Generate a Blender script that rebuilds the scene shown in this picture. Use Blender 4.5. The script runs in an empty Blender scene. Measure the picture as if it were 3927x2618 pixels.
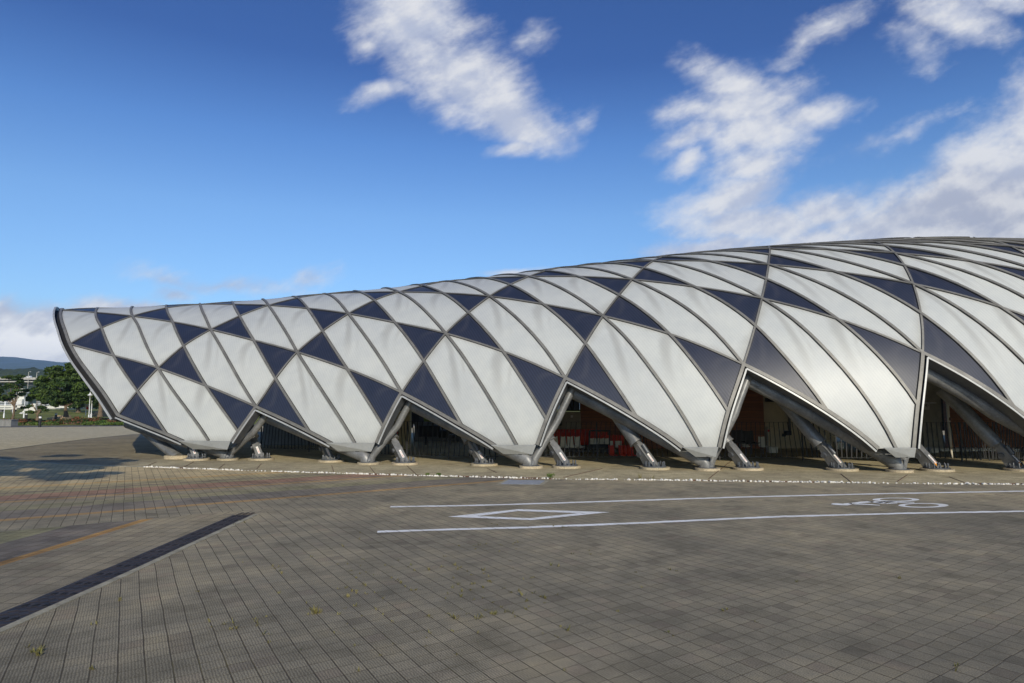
import bpy, bmesh, math, random
import numpy as np
from mathutils import Vector, Matrix
random.seed(7); RNG = np.random.default_rng(7)
sc = bpy.context.scene
COL = sc.collection
R = math.radians
# ------------------------------------------------------------------ camera
F_PX, PITCH, EYE = 2616.8, 0.0969388, 1.65
cam_d = bpy.data.cameras.new('camera'); cam_d.sensor_width = 36.0
cam_d.lens = 36.0 * F_PX / 3927.0; cam_d.clip_end = 20000; cam_d.clip_start = 0.05
cam = bpy.data.objects.new('camera', cam_d); COL.objects.link(cam)
cam.location = (0, 0, EYE); cam.rotation_euler = (math.pi/2 + PITCH, 0, 0)
sc.camera = cam
CP, SP = math.cos(PITCH), math.sin(PITCH)

def ray(px, py):
    a, c = (px-1963.5)/F_PX, -(py-1309)/F_PX
    return a, CP - c*SP, SP + c*CP
def G(px, py, z=0.0):
    """survey point on the ground seen at a photograph pixel"""
    a, b, c = ray(px, py); t = (z-EYE)/c
    return Vector((a*t, b*t, z))
def at(px, py, Y):
    a, b, c = ray(px, py); t = Y/b
    return Vector((a*t, Y, EYE + c*t))

# ------------------------------------------------------------------ node helpers
def new_mat(name):
    m = bpy.data.materials.new(name); m.use_nodes = True
    nt = m.node_tree; b = nt.nodes['Principled BSDF']
    return m, nt, b
class N:
    """tiny helper to write node maths"""
    def __init__(s, nt): s.nt = nt
    def node(s, t, **kw):
        n = s.nt.nodes.new(t)
        for k, v in kw.items(): setattr(n, k, v)
        return n
    def link(s, a, b): s.nt.links.new(a, b)
    def setin(s, sock, v):
        if isinstance(v, bpy.types.NodeSocket): s.link(v, sock)
        else: sock.default_value = v
    def m(s, op, a, b=0.0, c=None, clamp=False):
        n = s.node('ShaderNodeMath', operation=op, use_clamp=clamp)
        s.setin(n.inputs[0], a); s.setin(n.inputs[1], b)
        if c is not None: s.setin(n.inputs[2], c)
        return n.outputs[0]
    def sstep(s, x, e0, e1):
        n = s.node('ShaderNodeMapRange', interpolation_type='SMOOTHSTEP')
        s.setin(n.inputs[0], x); s.setin(n.inputs[1], e0); s.setin(n.inputs[2], e1)
        return n.outputs[0]
    def mix(s, f, a, b):
        n = s.node('ShaderNodeMix', data_type='RGBA')
        s.setin(n.inputs[0], f)
        for i, v in ((6, a), (7, b)):
            if isinstance(v, bpy.types.NodeSocket): s.link(v, n.inputs[i])
            else: n.inputs[i].default_value = (*v, 1) if len(v) == 3 else v
        return n.outputs[2]
    def mul(s, a, b, f=1.0):
        n = s.node('ShaderNodeMix', data_type='RGBA', blend_type='MULTIPLY')
        s.setin(n.inputs[0], f)
        for i, v in ((6, a), (7, b)):
            if isinstance(v, bpy.types.NodeSocket): s.link(v, n.inputs[i])
            else: n.inputs[i].default_value = (*v, 1)
        return n.outputs[2]
    def noise(s, vec, scale, detail=3.0, rough=.55, out='Fac', **kw):
        n = s.node('ShaderNodeTexNoise', **kw)
        if vec is not None: s.link(vec, n.inputs['Vector'])
        n.inputs['Scale'].default_value = scale; n.inputs['Detail'].default_value = detail
        n.inputs['Roughness'].default_value = rough
        return n.outputs[out]
    def ramp(s, f, stops, interp='LINEAR'):
        n = s.node('ShaderNodeValToRGB'); cr = n.color_ramp; cr.interpolation = interp
        while len(cr.elements) > 1: cr.elements.remove(cr.elements[-1])
        for i, (p, c) in enumerate(stops):
            e = cr.elements[0] if i == 0 else cr.elements.new(p)
            e.position = p; e.color = (*c, 1)
        s.link(f, n.inputs[0]); return n.outputs[0]
    def pos(s): return s.node('ShaderNodeNewGeometry').outputs['Position']
    def sep(s, v):
        n = s.node('ShaderNodeSeparateXYZ'); s.link(v, n.inputs[0]); return n.outputs
    def comb(s, x, y, z):
        n = s.node('ShaderNodeCombineXYZ')
        for i, v in enumerate((x, y, z)): s.setin(n.inputs[i], v)
        return n.outputs[0]
    def bump(s, h, strength, dist, bsdf):
        n = s.node('ShaderNodeBump'); n.inputs['Strength'].default_value = strength
        n.inputs['Distance'].default_value = dist
        s.link(h, n.inputs['Height']); s.link(n.outputs[0], bsdf.inputs['Normal'])

def mat(name, col, rough=.6, metal=0.0, var=.15, scale=3.0, spec=.4, bump=0.0, bscale=40.0, tint=None):
    """plain procedural material: colour with two scales of mottling"""
    m, nt, b = new_mat(name); n = N(nt); p = n.pos()
    f = n.noise(p, scale, 5, .6)
    g = n.noise(p, scale*9, 3, .6)
    f2 = n.m('ADD', n.m('MULTIPLY', f, .65), n.m('MULTIPLY', g, .35))
    lo = tuple(c*(1-var*1.6) for c in col); hi = tuple(min(1, c*(1+var*1.6)) for c in (tint or col))
    n.link(n.mix(n.sstep(f2, .25, .75), lo, hi), b.inputs['Base Color'])
    b.inputs['Roughness'].default_value = rough; b.inputs['Metallic'].default_value = metal
    b.inputs['Specular IOR Level'].default_value = spec
    if bump: n.bump(n.noise(p, bscale, 4, .6), bump, .01, b)
    return m

# ------------------------------------------------------------------ mesh helpers
class MB:
    """collects shapes and links them as ONE mesh object"""
    def __init__(s): s.v = []; s.f = []; s.mi = []
    def add(s, vs, fs, mi=0):
        o = len(s.v); s.v += [tuple(v) for v in vs]
        s.f += [tuple(i+o for i in f) for f in fs]; s.mi += [mi]*len(fs)
    def box(s, c, size, rot=None, mi=0):
        hx, hy, hz = (d/2 for d in size); c = Vector(c)
        vs = [Vector((x, y, z)) for x in (-hx, hx) for y in (-hy, hy) for z in (-hz, hz)]
        if rot is not None: vs = [rot @ v for v in vs]
        s.add([c+v for v in vs], [(0,1,3,2),(4,6,7,5),(0,4,5,1),(2,3,7,6),(0,2,6,4),(1,5,7,3)], mi)
    def prism(s, poly, z0, z1, mi=0):
        n = len(poly)
        vs = [(p[0], p[1], z0) for p in poly]+[(p[0], p[1], z1) for p in poly]
        s.add(vs, [tuple(range(n-1, -1, -1)), tuple(range(n, 2*n))]+[(i, (i+1) % n, n+(i+1) % n, n+i) for i in range(n)], mi)
    def sheet(s, poly, z, mi=0):
        s.add([(p[0], p[1], z) for p in poly], [tuple(range(len(poly)))], mi)
    def tube(s, pts, rad, seg=12, caps=True, mi=0):
        pts = [Vector(p) for p in pts]; n = len(pts)
        rad = rad if hasattr(rad, '__len__') else [rad]*n
        t0 = (pts[1]-pts[0]).normalized()
        u = t0.orthogonal().normalized(); vs = []
        for i in range(n):
            t = (pts[min(i+1, n-1)]-pts[max(i-1, 0)]).normalized()
            u = (u - t*u.dot(t)).normalized(); w = t.cross(u)
            for k in range(seg):
                a = 2*math.pi*k/seg
                vs.append(pts[i]+(u*math.cos(a)+w*math.sin(a))*rad[i])
        fs = [(i*seg+k, i*seg+(k+1) % seg, (i+1)*seg+(k+1) % seg, (i+1)*seg+k) for i in range(n-1) for k in range(seg)]
        if caps: fs += [tuple(range(seg-1, -1, -1)), tuple((n-1)*seg+k for k in range(seg))]
        s.add(vs, fs, mi)
    def bar(s, a, b, w, h, up=Vector((0, 0, 1)), mi=0):
        a, b = Vector(a), Vector(b); t = (b-a).normalized()
        x = t.cross(up); x = x.normalized() if x.length > 1e-6 else t.orthogonal().normalized()
        y = x.cross(t)
        vs = [p+x*i*w/2+y*j*h/2 for p in (a, b) for i in (-1, 1) for j in (-1, 1)]
        s.add(vs, [(0,1,3,2),(4,6,7,5),(0,4,5,1),(2,3,7,6),(0,2,6,4),(1,5,7,3)], mi)
    def grid(s, P, mi=0, flip=False):
        h, w = P.shape[:2]; vs = P.reshape(-1, 3).tolist()
        fs = [(i*w+j, i*w+j+1, (i+1)*w+j+1, (i+1)*w+j) for i in range(h-1) for j in range(w-1)]
        if flip: fs = [f[::-1] for f in fs]
        s.add(vs, fs, mi)
    def build(s, name, mats, parent=None, smooth=False, bevel=0.0):
        me = bpy.data.meshes.new(name); me.from_pydata(s.v, [], s.f)
        for m in (mats if isinstance(mats, (list, tuple)) else [mats]): me.materials.append(m)
        me.polygons.foreach_set('material_index', s.mi)
        bm = bmesh.new(); bm.from_mesh(me); bmesh.ops.recalc_face_normals(bm, faces=bm.faces); bm.to_mesh(me); bm.free()
        if smooth: me.shade_smooth() if smooth is True else me.set_sharp_from_angle(angle=R(smooth))
        me.update()
        o = bpy.data.objects.new(name, me); COL.objects.link(o)
        if parent is not None: o.parent = parent; o.matrix_parent_inverse = parent_world(parent).inverted()
        if bevel:
            md = o.modifiers.new('bevel', 'BEVEL'); md.width = bevel; md.segments = 2; md.limit_method = 'ANGLE'
        return o
def parent_world(o):
    m = Matrix.LocRotScale(o.location, o.rotation_euler, o.scale)
    return m if o.parent is None else parent_world(o.parent) @ o.matrix_parent_inverse @ m
def tag(o, label, cat, group=None, kind=None):
    if label: o['label'] = label
    if cat: o['category'] = cat
    if group: o['group'] = group
    if kind: o['kind'] = kind
    return o
def empty(name, loc, label=None, cat=None, group=None, rz=0.0):
    o = bpy.data.objects.new(name, None); COL.objects.link(o); o.location = loc; o.rotation_euler = (0, 0, rz)
    o.empty_display_size = .2
    return tag(o, label, cat, group)
def struct(o): o['kind'] = 'structure'; return o
def stuff(o, label=None, cat=None): o['kind'] = 'stuff'; return tag(o, label, cat)
def copy_tree(o, parent=None):
    c = o.copy(); COL.objects.link(c)
    if parent is not None: c.parent = parent
    for ch in o.children: copy_tree(ch, c)
    return c
EXPO = 0.0; SKYTINT = (.74, .96, 1.32); HAZE = .00018
Q=dict(f=2616.8,p=0.0969388,x0=-6.16145,y0=20.5921,psi=-0.250313,k=0.000913712,k2=0.000634597,L=1.21555,w0=6.89198,w1=-0.0853882,w2=-0.00515049,h0=6.53694,h1=0.0390231,h2=0.00177265,z0=-0.0371311,z1=0.0169924,z2=-0.00184263,f0=-0.217074,f1=0.23287,f2=0.00143256,f3=0.0111755,f4=-0.00362251,a0=-0.542224,a1=-3.95807,a2=-1.169,a3=0.313834,b0=-0.0178868,b1=0.20988,b2=-0.127476,n0=0.0242484,n1=-0.019468,pi=-0.436974,pn=0.384539,f5=-0.000941013,f6=0.00025609,h3=-3.52446e-06,z3=-0.00011863,c0=-0.00215662,c1=-0.00836284,e=-0.009799,e2=-0.187916,n2=-0.000704748)
RX='-17 -19 -6 0 -6 -14 -17 -9 -7 -2 4 0 -3 -2 0 -5 -5 0 -1 -7 -8 -2 2 -8 -7 0 -3 -5 -2 0 10 12 9 1 -5 -1 9 14 -2 -5 1 -3 -4 -2 0 12 16 12 5 3 4 9 17 7 4 5 0 -2 -1 0 8 12 10 7 8 9 6 11 9 10 9 3 1 0 0 10 14 10 2 3 10 8 6 4 8 8 3 2 1 0 11 13 6 -4 -7 5 8 6 2 3 0 -1 2 1 0 3 1 -3 -7 -9 -3 3 6 4 0 -7 -4 3 3 1 -5 -10 -10 -5 -4 -3 -3 0 2 -1 -7 0 8 5 1 -4 -9 -7 -2 -1 -1 -3 -5 -7 -4 -2 8 13 6 1 -1 -6 -4 -1 -3 0 1 -6 -13 -7 3 12 13 6 1 4 -7 -6 1 -2 -1 0 -4 -11 -8 1 7 8 3 1 18 -3 -7 3 2 -1 -4 -5 -8 -7 -3 0 2 1 0 28 3 -7 4 5 1 -4 -5 -6 -7 -5 -2 0 0 0 19 -1 -7 4 6 5 0 -2 -4 -7 -4 -1 0 0 0 12 -3 -4 7 10 8 2 0 -3 -5 0 3 2 0 0 30 14 6 13 15 12 3 -2 -3 -1 6 7 3 1 0 49 29 11 13 15 14 5 -2 -3 3 10 9 3 1 0 32 15 1 3 8 13 11 2 -1 6 12 9 3 1 0 -4 -11 -11 -8 -4 5 11 6 1 6 12 9 3 1 0 -16 -13 -8 -9 -13 -10 2 6 2 2 8 8 3 1 0 -3 4 3 -4 -14 -20 -10 1 1 -2 2 4 2 0 0 8 14 7 -2 -8 -17 -14 -4 0 -2 -1 1 1 0 0 8 10 1 -4 -1 -5 -10 -6 -1 -2 -2 0 0 0 0 4 3 -4 -6 3 4 -3 -5 -3 -3 -2 0 0 0 0 1 0 -4 -4 4 7 2 -3 -6 -5 -2 -1 0 0 0 0 -1 -2 -1 3 6 5 0 -6 -7 -3 -1 0 0 0 0 0 -1 0 2 4 7 6 -3 -7 -3 -1 0 0 0 0 0 0 0 1 3 11 12 -1 -8 -4 -1 0 0 0 0 0 0 0 0 4 13 13 -3 -11 -5 -1 0 0 0 0 0 0 0 0 4 10 6 -10 -14 -6 -1 0 0 0 0 0 0 0 0 2 5 -1 -13 -13 -6 -1 0 0 0 0 0 0 0 0 1 1 -3 -10 -9 -3 -1 0 0 0 0 0 0 0 0 0 0 -2 -5 -4 -1 0 0 0 0 0 0 0 0 0 0 0 -1 -2 -1 0 0 0 0 0 0 0 0 0 0 0 0 0 0 0 0 0 0 0 0 0 0 0 0 0 0 0 0 0 0 0 0 0 0 0'
RY='-2 3 5 1 8 18 14 4 2 1 -3 -4 -1 0 0 -11 -9 -2 0 5 11 8 2 1 -1 -4 -3 -1 0 0 -18 -18 -5 3 0 -4 -3 -1 -2 -5 -4 -2 0 0 0 -15 -11 4 8 -2 -11 -7 -1 -2 -5 -2 -1 -1 -1 0 -4 7 17 11 -1 -4 -1 1 0 1 3 0 -2 -1 0 1 15 19 7 -1 4 6 3 3 6 6 0 -3 -2 0 -2 6 7 -1 -5 1 5 3 2 4 4 -2 -4 -2 0 -1 1 -1 -5 -7 -3 -1 0 0 1 2 -3 -4 -2 0 9 14 5 -3 -5 -2 -2 -3 0 3 2 -4 -5 -2 0 14 23 13 -2 -6 0 0 -2 3 8 4 -5 -6 -3 -1 6 13 8 -5 -10 -3 1 2 7 10 4 -5 -6 -2 0 0 3 0 -7 -10 -5 -1 4 8 8 2 -4 -4 -2 0 5 10 4 -4 -6 -2 -1 3 7 5 0 -4 -3 -1 0 9 16 8 -2 0 3 2 3 5 3 -1 -3 -2 0 0 0 6 3 -2 1 5 5 4 5 3 -1 -3 -2 0 0 -7 -1 -1 -5 -2 4 5 3 3 2 -3 -5 -2 0 0 -1 10 6 -7 -4 4 4 1 -1 -2 -6 -6 -2 0 0 3 17 10 -7 -3 7 4 -2 -5 -5 -8 -6 -2 0 0 -7 4 3 -5 2 10 5 -3 -5 -6 -7 -6 -2 0 0 -15 -10 -3 -1 6 10 6 -1 -4 -5 -7 -6 -2 0 0 -7 -3 4 4 5 8 6 0 -4 -6 -7 -5 -2 0 0 7 15 13 3 1 5 5 -1 -6 -7 -6 -4 -2 0 0 14 21 12 -3 -3 4 4 -2 -7 -7 -5 -3 -1 0 0 10 14 4 -7 -4 4 4 -1 -4 -4 -3 -1 0 0 0 5 5 -2 -7 -2 4 3 1 0 -1 -1 0 0 0 0 1 1 -3 -4 -1 2 2 3 4 2 0 0 0 0 0 0 0 -1 -2 0 0 0 2 5 3 1 0 0 0 0 0 0 0 0 0 -2 -3 0 3 2 1 0 0 0 0 0 0 0 0 -1 -4 -5 -2 1 1 0 0 0 0 0 0 0 0 0 -1 -3 -5 -3 -1 0 0 0 0 0 0 0 0 0 0 -1 -2 -3 -2 -1 0 0 0 0 0 0 0 0 0 0 0 -1 -1 -1 -1 0 0 0 0 0 0 0 0 0 0 0 0 0 0 0 0 0 0 0 0 0 0 0 0 0 0 0 0 0 0 0 0 0 0 0 0 0 0 0 0 0 0 0 0 0 0 0 0 0 0 0 0 0 0 0 0 0 0 0 0 0 0 0 0 0 0 0 0 0 0 0 0 0 0 0 0 0 0 0 0 0'
FAS=[[(682.1, 1690.3), (883.7, 1692.1), (870.9, 1724.0), (739.5, 1722.2)], [(1250.0, 1698.0), (1437.5, 1699.5), (1423.5, 1731.9), (1297.2, 1730.6)], [(1882.8, 1707.0), (2055.6, 1707.0), (2041.7, 1742.4), (1931.2, 1741.6)], [(2618.9, 1715.2), (2755.4, 1715.2), (2745.2, 1752.4), (2667.3, 1751.7)], [(3390.3, 1717.8), (3514.0, 1717.8), (3507.7, 1754.2), (3434.9, 1754.2)]]
PADS=[(873.5, 1763.0), (1413.3, 1779.1), (2036.2, 1792.7), (2713.3, 1801.4), (3449.0, 1807.8)]
# ------------------------------------------------------------------ materials
def paving_mat():
    m, nt, b = new_mat('stone_paving'); n = N(nt); p = n.pos(); x, y, z = n.sep(p)
    # slow wobble so that the joints are not ruled lines
    wob = n.node('ShaderNodeTexNoise'); n.link(p, wob.inputs['Vector']); wob.inputs['Scale'].default_value = 1.3
    scn = n.node('ShaderNodeSeparateColor'); n.link(wob.outputs['Color'], scn.inputs[0])
    xw = n.m('ADD', x, n.m('MULTIPLY', n.m('SUBTRACT', scn.outputs[0], .5), .022))
    yw = n.m('ADD', y, n.m('MULTIPLY', n.m('SUBTRACT', scn.outputs[1], .5), .022))
    def lin(ax, ay): return n.m('ADD', n.m('MULTIPLY', xw, ax), n.m('MULTIPLY', yw, ay))
    cpx, cpy = math.cos(R(29.3)), math.sin(R(29.3)); cqx, cqy = math.cos(R(127)), math.sin(R(127))
    qq = n.m('ADD', n.m('MULTIPLY', x, cqx), n.m('MULTIPLY', y, cqy))
    # area west of the drain and south of the band border is laid along the drain
    zb = n.m('MULTIPLY', n.m('LESS_THAN', x, -3.93), n.m('LESS_THAN', qq, 11.57))
    aP = n.m('DIVIDE', n.m('SUBTRACT', lin(cpx, cpy), .025), .1534)
    aB = n.m('DIVIDE', xw, .155)
    bP = n.m('DIVIDE', lin(cqx, cqy), .1485); bB = n.m('DIVIDE', yw, .30)
    def sel(u, v): return n.m('ADD', n.m('MULTIPLY', u, n.m('SUBTRACT', 1.0, zb)), n.m('MULTIPLY', v, zb))
    a, bb = sel(aP, aB), sel(bP, bB)
    ia, ib = n.m('FLOOR', a), n.m('FLOOR', bb)
    # courses are pushed a little against each other
    sh = n.node('ShaderNodeTexWhiteNoise', noise_dimensions='1D'); n.link(ia, sh.inputs['W'])
    bb = n.m('ADD', bb, n.m('MULTIPLY', sh.outputs['Value'], .10)); ib = n.m('FLOOR', bb)
    da = n.m('ABSOLUTE', n.m('SUBTRACT', n.m('FRACT', a), .5)); db = n.m('ABSOLUTE', n.m('SUBTRACT', n.m('FRACT', bb), .5))
    wn = n.noise(p, 9.0, 3)
    jw = n.m('ADD', .462, n.m('MULTIPLY', n.m('SUBTRACT', wn, .5), .05))
    ja = n.sstep(da, jw, n.m('ADD', jw, .022)); jb = n.sstep(db, n.m('ADD', jw, .006), n.m('ADD', jw, .026))
    joint = n.m('MAXIMUM', ja, n.m('MULTIPLY', jb, .8))
    cell = n.node('ShaderNodeTexWhiteNoise', noise_dimensions='3D'); n.link(n.comb(ia, ib, zb), cell.inputs['Vector'])
    rnd = cell.outputs['Value']; rs = n.node('ShaderNodeSeparateColor'); n.link(cell.outputs['Color'], rs.inputs[0])
    base = n.ramp(rnd, [(0, (.262,.229,.160)), (.3, (.284,.249,.176)), (.6, (.292,.256,.181)), (.86, (.312,.273,.194)), (.95, (.282,.236,.170)), (1, (.215,.188,.135))])
    # coloured bands running along the courses
    bandA = n.ramp(n.m('DIVIDE', n.m('SUBTRACT', qq, 11.0), 8.0), [
        (0, (.5,.49,.46)), (.2025, (.70,.50,.29)), (.229, (.37,.36,.39)), (.349, (.49,.50,.40)), (.431, (.52,.50,.46)), (.50, (.70,.52,.33)), (.528, (.40,.37,.39)),
        (.55, (.54,.36,.33)), (.652, (.53,.52,.41)), (.695, (.36,.33,.32)), (.715, (.56,.54,.43)), (.80, (.68,.62,.46)), (.83, (.80,.62,.36)), (.866, (.80,.73,.58))], 'CONSTANT')
    bandB = n.ramp(n.m('DIVIDE', n.m('SUBTRACT', x, -9.0), 6.0), [
        (0, (.5,.49,.46)), (.34, (.46,.48,.37)), (.46, (.35,.34,.37)), (.582, (.74,.49,.24)), (.605, (.52,.50,.46))], 'CONSTANT')
    isA = n.m('MULTIPLY', n.m('GREATER_THAN', qq, 11.57), n.sstep(n.m('ADD', x, n.m('MULTIPLY', wn, 3.0)), 5.5, 1.0))
    bc = n.mix(zb, bandA, bandB); fb = n.m('MAXIMUM', n.m('MULTIPLY', isA, .9), zb)
    bnd = n.mul(n.mul(base, (1.9, 1.95, 2.1)), bc)
    colr = n.mix(fb, base, bnd)
    # weathering: broad stains, warm dust near the canopy
    big = n.noise(p, .35, 5, .6); med = n.noise(p, 1.7, 5, .65)
    colr = n.mul(colr, n.ramp(big, [(.28, (.66,.67,.69)), (.5, (1,.99,.97)), (.72, (1.30,1.25,1.16))]))
    colr = n.mul(colr, n.ramp(med, [(.3, (.68,.68,.67)), (.5, (1,1,1)), (.7, (1.26,1.22,1.14))]))
    dust = n.m('MULTIPLY', n.sstep(n.m('ADD', y, n.m('MULTIPLY', n.m('SUBTRACT', big, .5), 7.0)), 7.0, 17.0), .55)
    colr = n.mix(dust, colr, n.mul(colr, (1.42, 1.36, 1.22)))
    # pale mortar stains
    blot = n.m('MULTIPLY', n.sstep(n.noise(p, 2.3, 6, .7), .69, .74), n.sstep(n.noise(p, 11, 4, .7), .38, .62))
    colr = n.mix(n.m('MULTIPLY', blot, .75), colr, (.46, .43, .35))
    fine = n.noise(p, 120, 3, .7)
    colr = n.mul(colr, n.ramp(fine, [(.3, (.58,.58,.58)), (.5, (1,1,1)), (.7, (1.42,1.41,1.38))]))
    # ribbed tile face
    wv = n.m('SINE', n.m('ADD', n.m('MULTIPLY', a, 6.2832*8.0), n.m('MULTIPLY', n.noise(p, 28, 3), 9.0)))
    near = n.sstep(y, 10.5, 4.5)
    colr = n.mul(colr, n.mix(n.sstep(wv, -1.0, .6), (.66,.66,.66), (1.1,1.1,1.1)), n.m('MULTIPLY', near, .85))
    moss = n.sstep(n.noise(p, .8, 5, .7), .52, .66)
    jcol = n.mix(moss, (.078,.062,.040), (.115,.094,.040))
    colr = n.mix(n.m('MULTIPLY', joint, n.m('ADD', .55, n.m('MULTIPLY', med, .65))), colr, jcol)
    n.link(colr, b.inputs['Base Color']); b.inputs['Roughness'].default_value = .9; b.inputs['Specular IOR Level'].default_value = .2
    h = n.m('ADD', n.m('SUBTRACT', n.m('MULTIPLY', n.m('ADD', rs.outputs[1], fine), .35), n.m('MULTIPLY', joint, .55)), n.m('MULTIPLY', wv, .15))
    n.bump(h, .6, .007, b)
    return m
def apron_mat(name, c0, c1, seam=True):
    m, nt, b = new_mat(name); n = N(nt); p = n.pos()
    big = n.noise(p, .5, 5, .65); sp = n.noise(p, 55, 3, .75); md = n.noise(p, 3.0, 5, .65)
    c = n.mix(n.sstep(big, .3, .7), c0, c1)
    c = n.mul(c, n.ramp(sp, [(.28, (.45,.45,.45)), (.5, (1,1,1)), (.72, (1.65,1.6,1.5))]))
    c = n.mul(c, n.ramp(md, [(.3, (.72,.70,.66)), (.5, (1,1,1)), (.7, (1.2,1.2,1.18))]))
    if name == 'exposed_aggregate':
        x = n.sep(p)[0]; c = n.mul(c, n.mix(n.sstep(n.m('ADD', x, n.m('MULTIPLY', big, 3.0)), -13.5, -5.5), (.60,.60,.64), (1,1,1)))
    n.link(c, b.inputs['Base Color']); b.inputs['Roughness'].default_value = .92; b.inputs['Specular IOR Level'].default_value = .2
    n.bump(sp, .5, .006, b)
    return m
def panel_mat(name, light):
    m, nt, b = new_mat(name); n = N(nt); p = n.pos()
    uv = n.node('ShaderNodeUVMap').outputs[0]; u, v, _ = n.sep(uv)
    e = n.m('MINIMUM', n.m('MINIMUM', u, n.m('SUBTRACT', 1.0, u)), n.m('MINIMUM', v, n.m('SUBTRACT', 1.0, v)))
    ns = n.noise(p, 1.6, 5, .65); n2 = n.noise(p, 7.0, 4, .65)
    oi = n.node('ShaderNodeObjectInfo').outputs['Random']
    # run-off dirt creeping in from the frames
    ed = n.m('MULTIPLY', n.sstep(n.m('ADD', e, n.m('MULTIPLY', n.m('SUBTRACT', ns, .5), .08)), .10, -.02), .8)
    # inner tubes showing through: their shade painted into the colour as soft diagonal bands
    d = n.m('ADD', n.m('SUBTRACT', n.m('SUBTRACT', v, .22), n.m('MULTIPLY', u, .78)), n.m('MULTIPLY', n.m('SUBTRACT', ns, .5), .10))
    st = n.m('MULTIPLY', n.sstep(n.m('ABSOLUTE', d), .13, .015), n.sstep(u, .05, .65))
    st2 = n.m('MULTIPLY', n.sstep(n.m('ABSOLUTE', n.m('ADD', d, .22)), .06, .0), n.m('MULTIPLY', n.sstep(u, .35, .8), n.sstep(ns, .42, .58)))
    x, y, z = n.sep(p)
    if light:
        c = n.mix(n.sstep(ns, .3, .7), (.60,.615,.60), (.665,.675,.645))
        c = n.mix(n.m('MULTIPLY', ed, .55), c, (.36,.335,.27))
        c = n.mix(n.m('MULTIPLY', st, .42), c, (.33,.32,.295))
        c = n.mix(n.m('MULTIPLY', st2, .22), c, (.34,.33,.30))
        c = n.mix(n.m('MULTIPLY', n.sstep(n2, .56, .78), .12), c, (.48,.45,.37))
        b.inputs['Roughness'].default_value = .42; b.inputs['Specular IOR Level'].default_value = .5
    else:
        c = n.mix(n.sstep(ns, .3, .7), (.020,.026,.046), (.026,.031,.052))
        c = n.mix(n.m('MULTIPLY', ed, .40), c, (.12,.11,.105))
        c = n.mix(n.m('MULTIPLY', st, .12), c, (.12,.115,.12))
        b.inputs['Roughness'].default_value = .40; b.inputs['Specular IOR Level'].default_value = .32
    c = n.mul(c, n.ramp(oi, [(0, (.95,.955,.965)), (1, (1.03,1.03,1.02))]))
    # extruded flutes of the multiwall sheet, running across the ribs
    fl = n.m('SINE', n.m('MULTIPLY', n.m('ADD', n.m('MULTIPLY', x, 1.0), n.m('MULTIPLY', z, .62)), 6.2832/.085))
    c = n.mul(c, n.mix(n.sstep(fl, -1, 1), (.965,.965,.965), (1.02,1.02,1.02)) if light else n.mix(n.sstep(fl, -1, 1), (.9,.9,.9), (1.25,1.22,1.2)))
    if light:   # the sheets let a third of the daylight through
        tr = n.node('ShaderNodeBsdfTranslucent'); n.link(n.mul(c, (.9, .88, .80)), tr.inputs['Color']); mx = n.node('ShaderNodeMixShader'); mx.inputs[0].default_value = .22
        out = nt.nodes['Material Output']; n.link(b.outputs[0], mx.inputs[1]); n.link(tr.outputs[0], mx.inputs[2]); n.link(mx.outputs[0], out.inputs['Surface'])
    n.link(c, b.inputs['Base Color'])
    n.bump(n.m('ADD', n.m('MULTIPLY', fl, .05), n.noise(p, .9, 3)), .10, .05, b)
    return m
def leaf_mat(name, a, bcol, c2):
    m, nt, b = new_mat(name); n = N(nt); p = n.pos()
    f = n.noise(p, .9, 3); g = n.noise(p, 6.0, 2)
    c = n.mix(n.sstep(f, .35, .65), a, bcol); c = n.mix(n.m('MULTIPLY', n.sstep(g, .55, .75), .6), c, c2)
    n.link(c, b.inputs['Base Color']); b.inputs['Roughness'].default_value = .55; b.inputs['Specular IOR Level'].default_value = .25
    return m
def paint_mat():
    m, nt, b = new_mat('worn_road_paint'); n = N(nt); p = n.pos(); x, y, z = n.sep(p)
    w = n.m('ADD', n.m('MULTIPLY', n.noise(p, 6, 5, .7), .6), n.m('MULTIPLY', n.noise(p, 45, 4, .75), .4))
    c = n.mix(n.sstep(n.noise(p, 2.0, 4), .3, .7), (.84,.82,.76), (.95,.94,.90)); c = n.mix(n.sstep(w, .56, .66), c, (.42,.38,.30))
    a = n.m('DIVIDE', n.m('SUBTRACT', n.m('ADD', n.m('MULTIPLY', x, math.cos(R(29.3))), n.m('MULTIPLY', y, math.sin(R(29.3)))), .025), .1534)
    j = n.sstep(n.m('ABSOLUTE', n.m('SUBTRACT', n.m('FRACT', a), .5)), .455, .49)
    n.link(n.mix(n.m('MULTIPLY', j, n.sstep(n.noise(p, 3.0), .38, .55)), c, (.22,.19,.14)), b.inputs['Base Color']); b.inputs['Roughness'].default_value = .7; b.inputs['Specular IOR Level'].default_value = .25
    n.bump(n.noise(p, 60, 3), .3, .004, b); return m
M = {}
M['paving'] = paving_mat()
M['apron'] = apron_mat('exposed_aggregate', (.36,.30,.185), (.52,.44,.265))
M['apron_dark'] = apron_mat('aged_aggregate', (.20,.185,.155), (.245,.225,.18))
M['plaza'] = apron_mat('pale_concrete', (.48,.41,.265), (.54,.465,.30))
M['asphalt'] = mat('asphalt', (.12,.115,.11), .9, var=.2)
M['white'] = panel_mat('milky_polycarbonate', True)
M['dark'] = panel_mat('navy_polycarbonate', False)
M['frame'] = mat('weathered_zinc_cap', (.172,.164,.148), .5, .2, .16, 2.2, .4, tint=(.195,.186,.167))
M['gasket'] = mat('black_gasket', (.016,.016,.016), .7, 0, .2, 5)
M['alu'] = mat('bright_aluminium', (.40,.40,.385), .45, .2, .12, 2.5, .5)
M['fascia'] = mat('grey_sheet_metal', (.33,.335,.325), .45, .15, .10, 1.6, .5)
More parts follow.
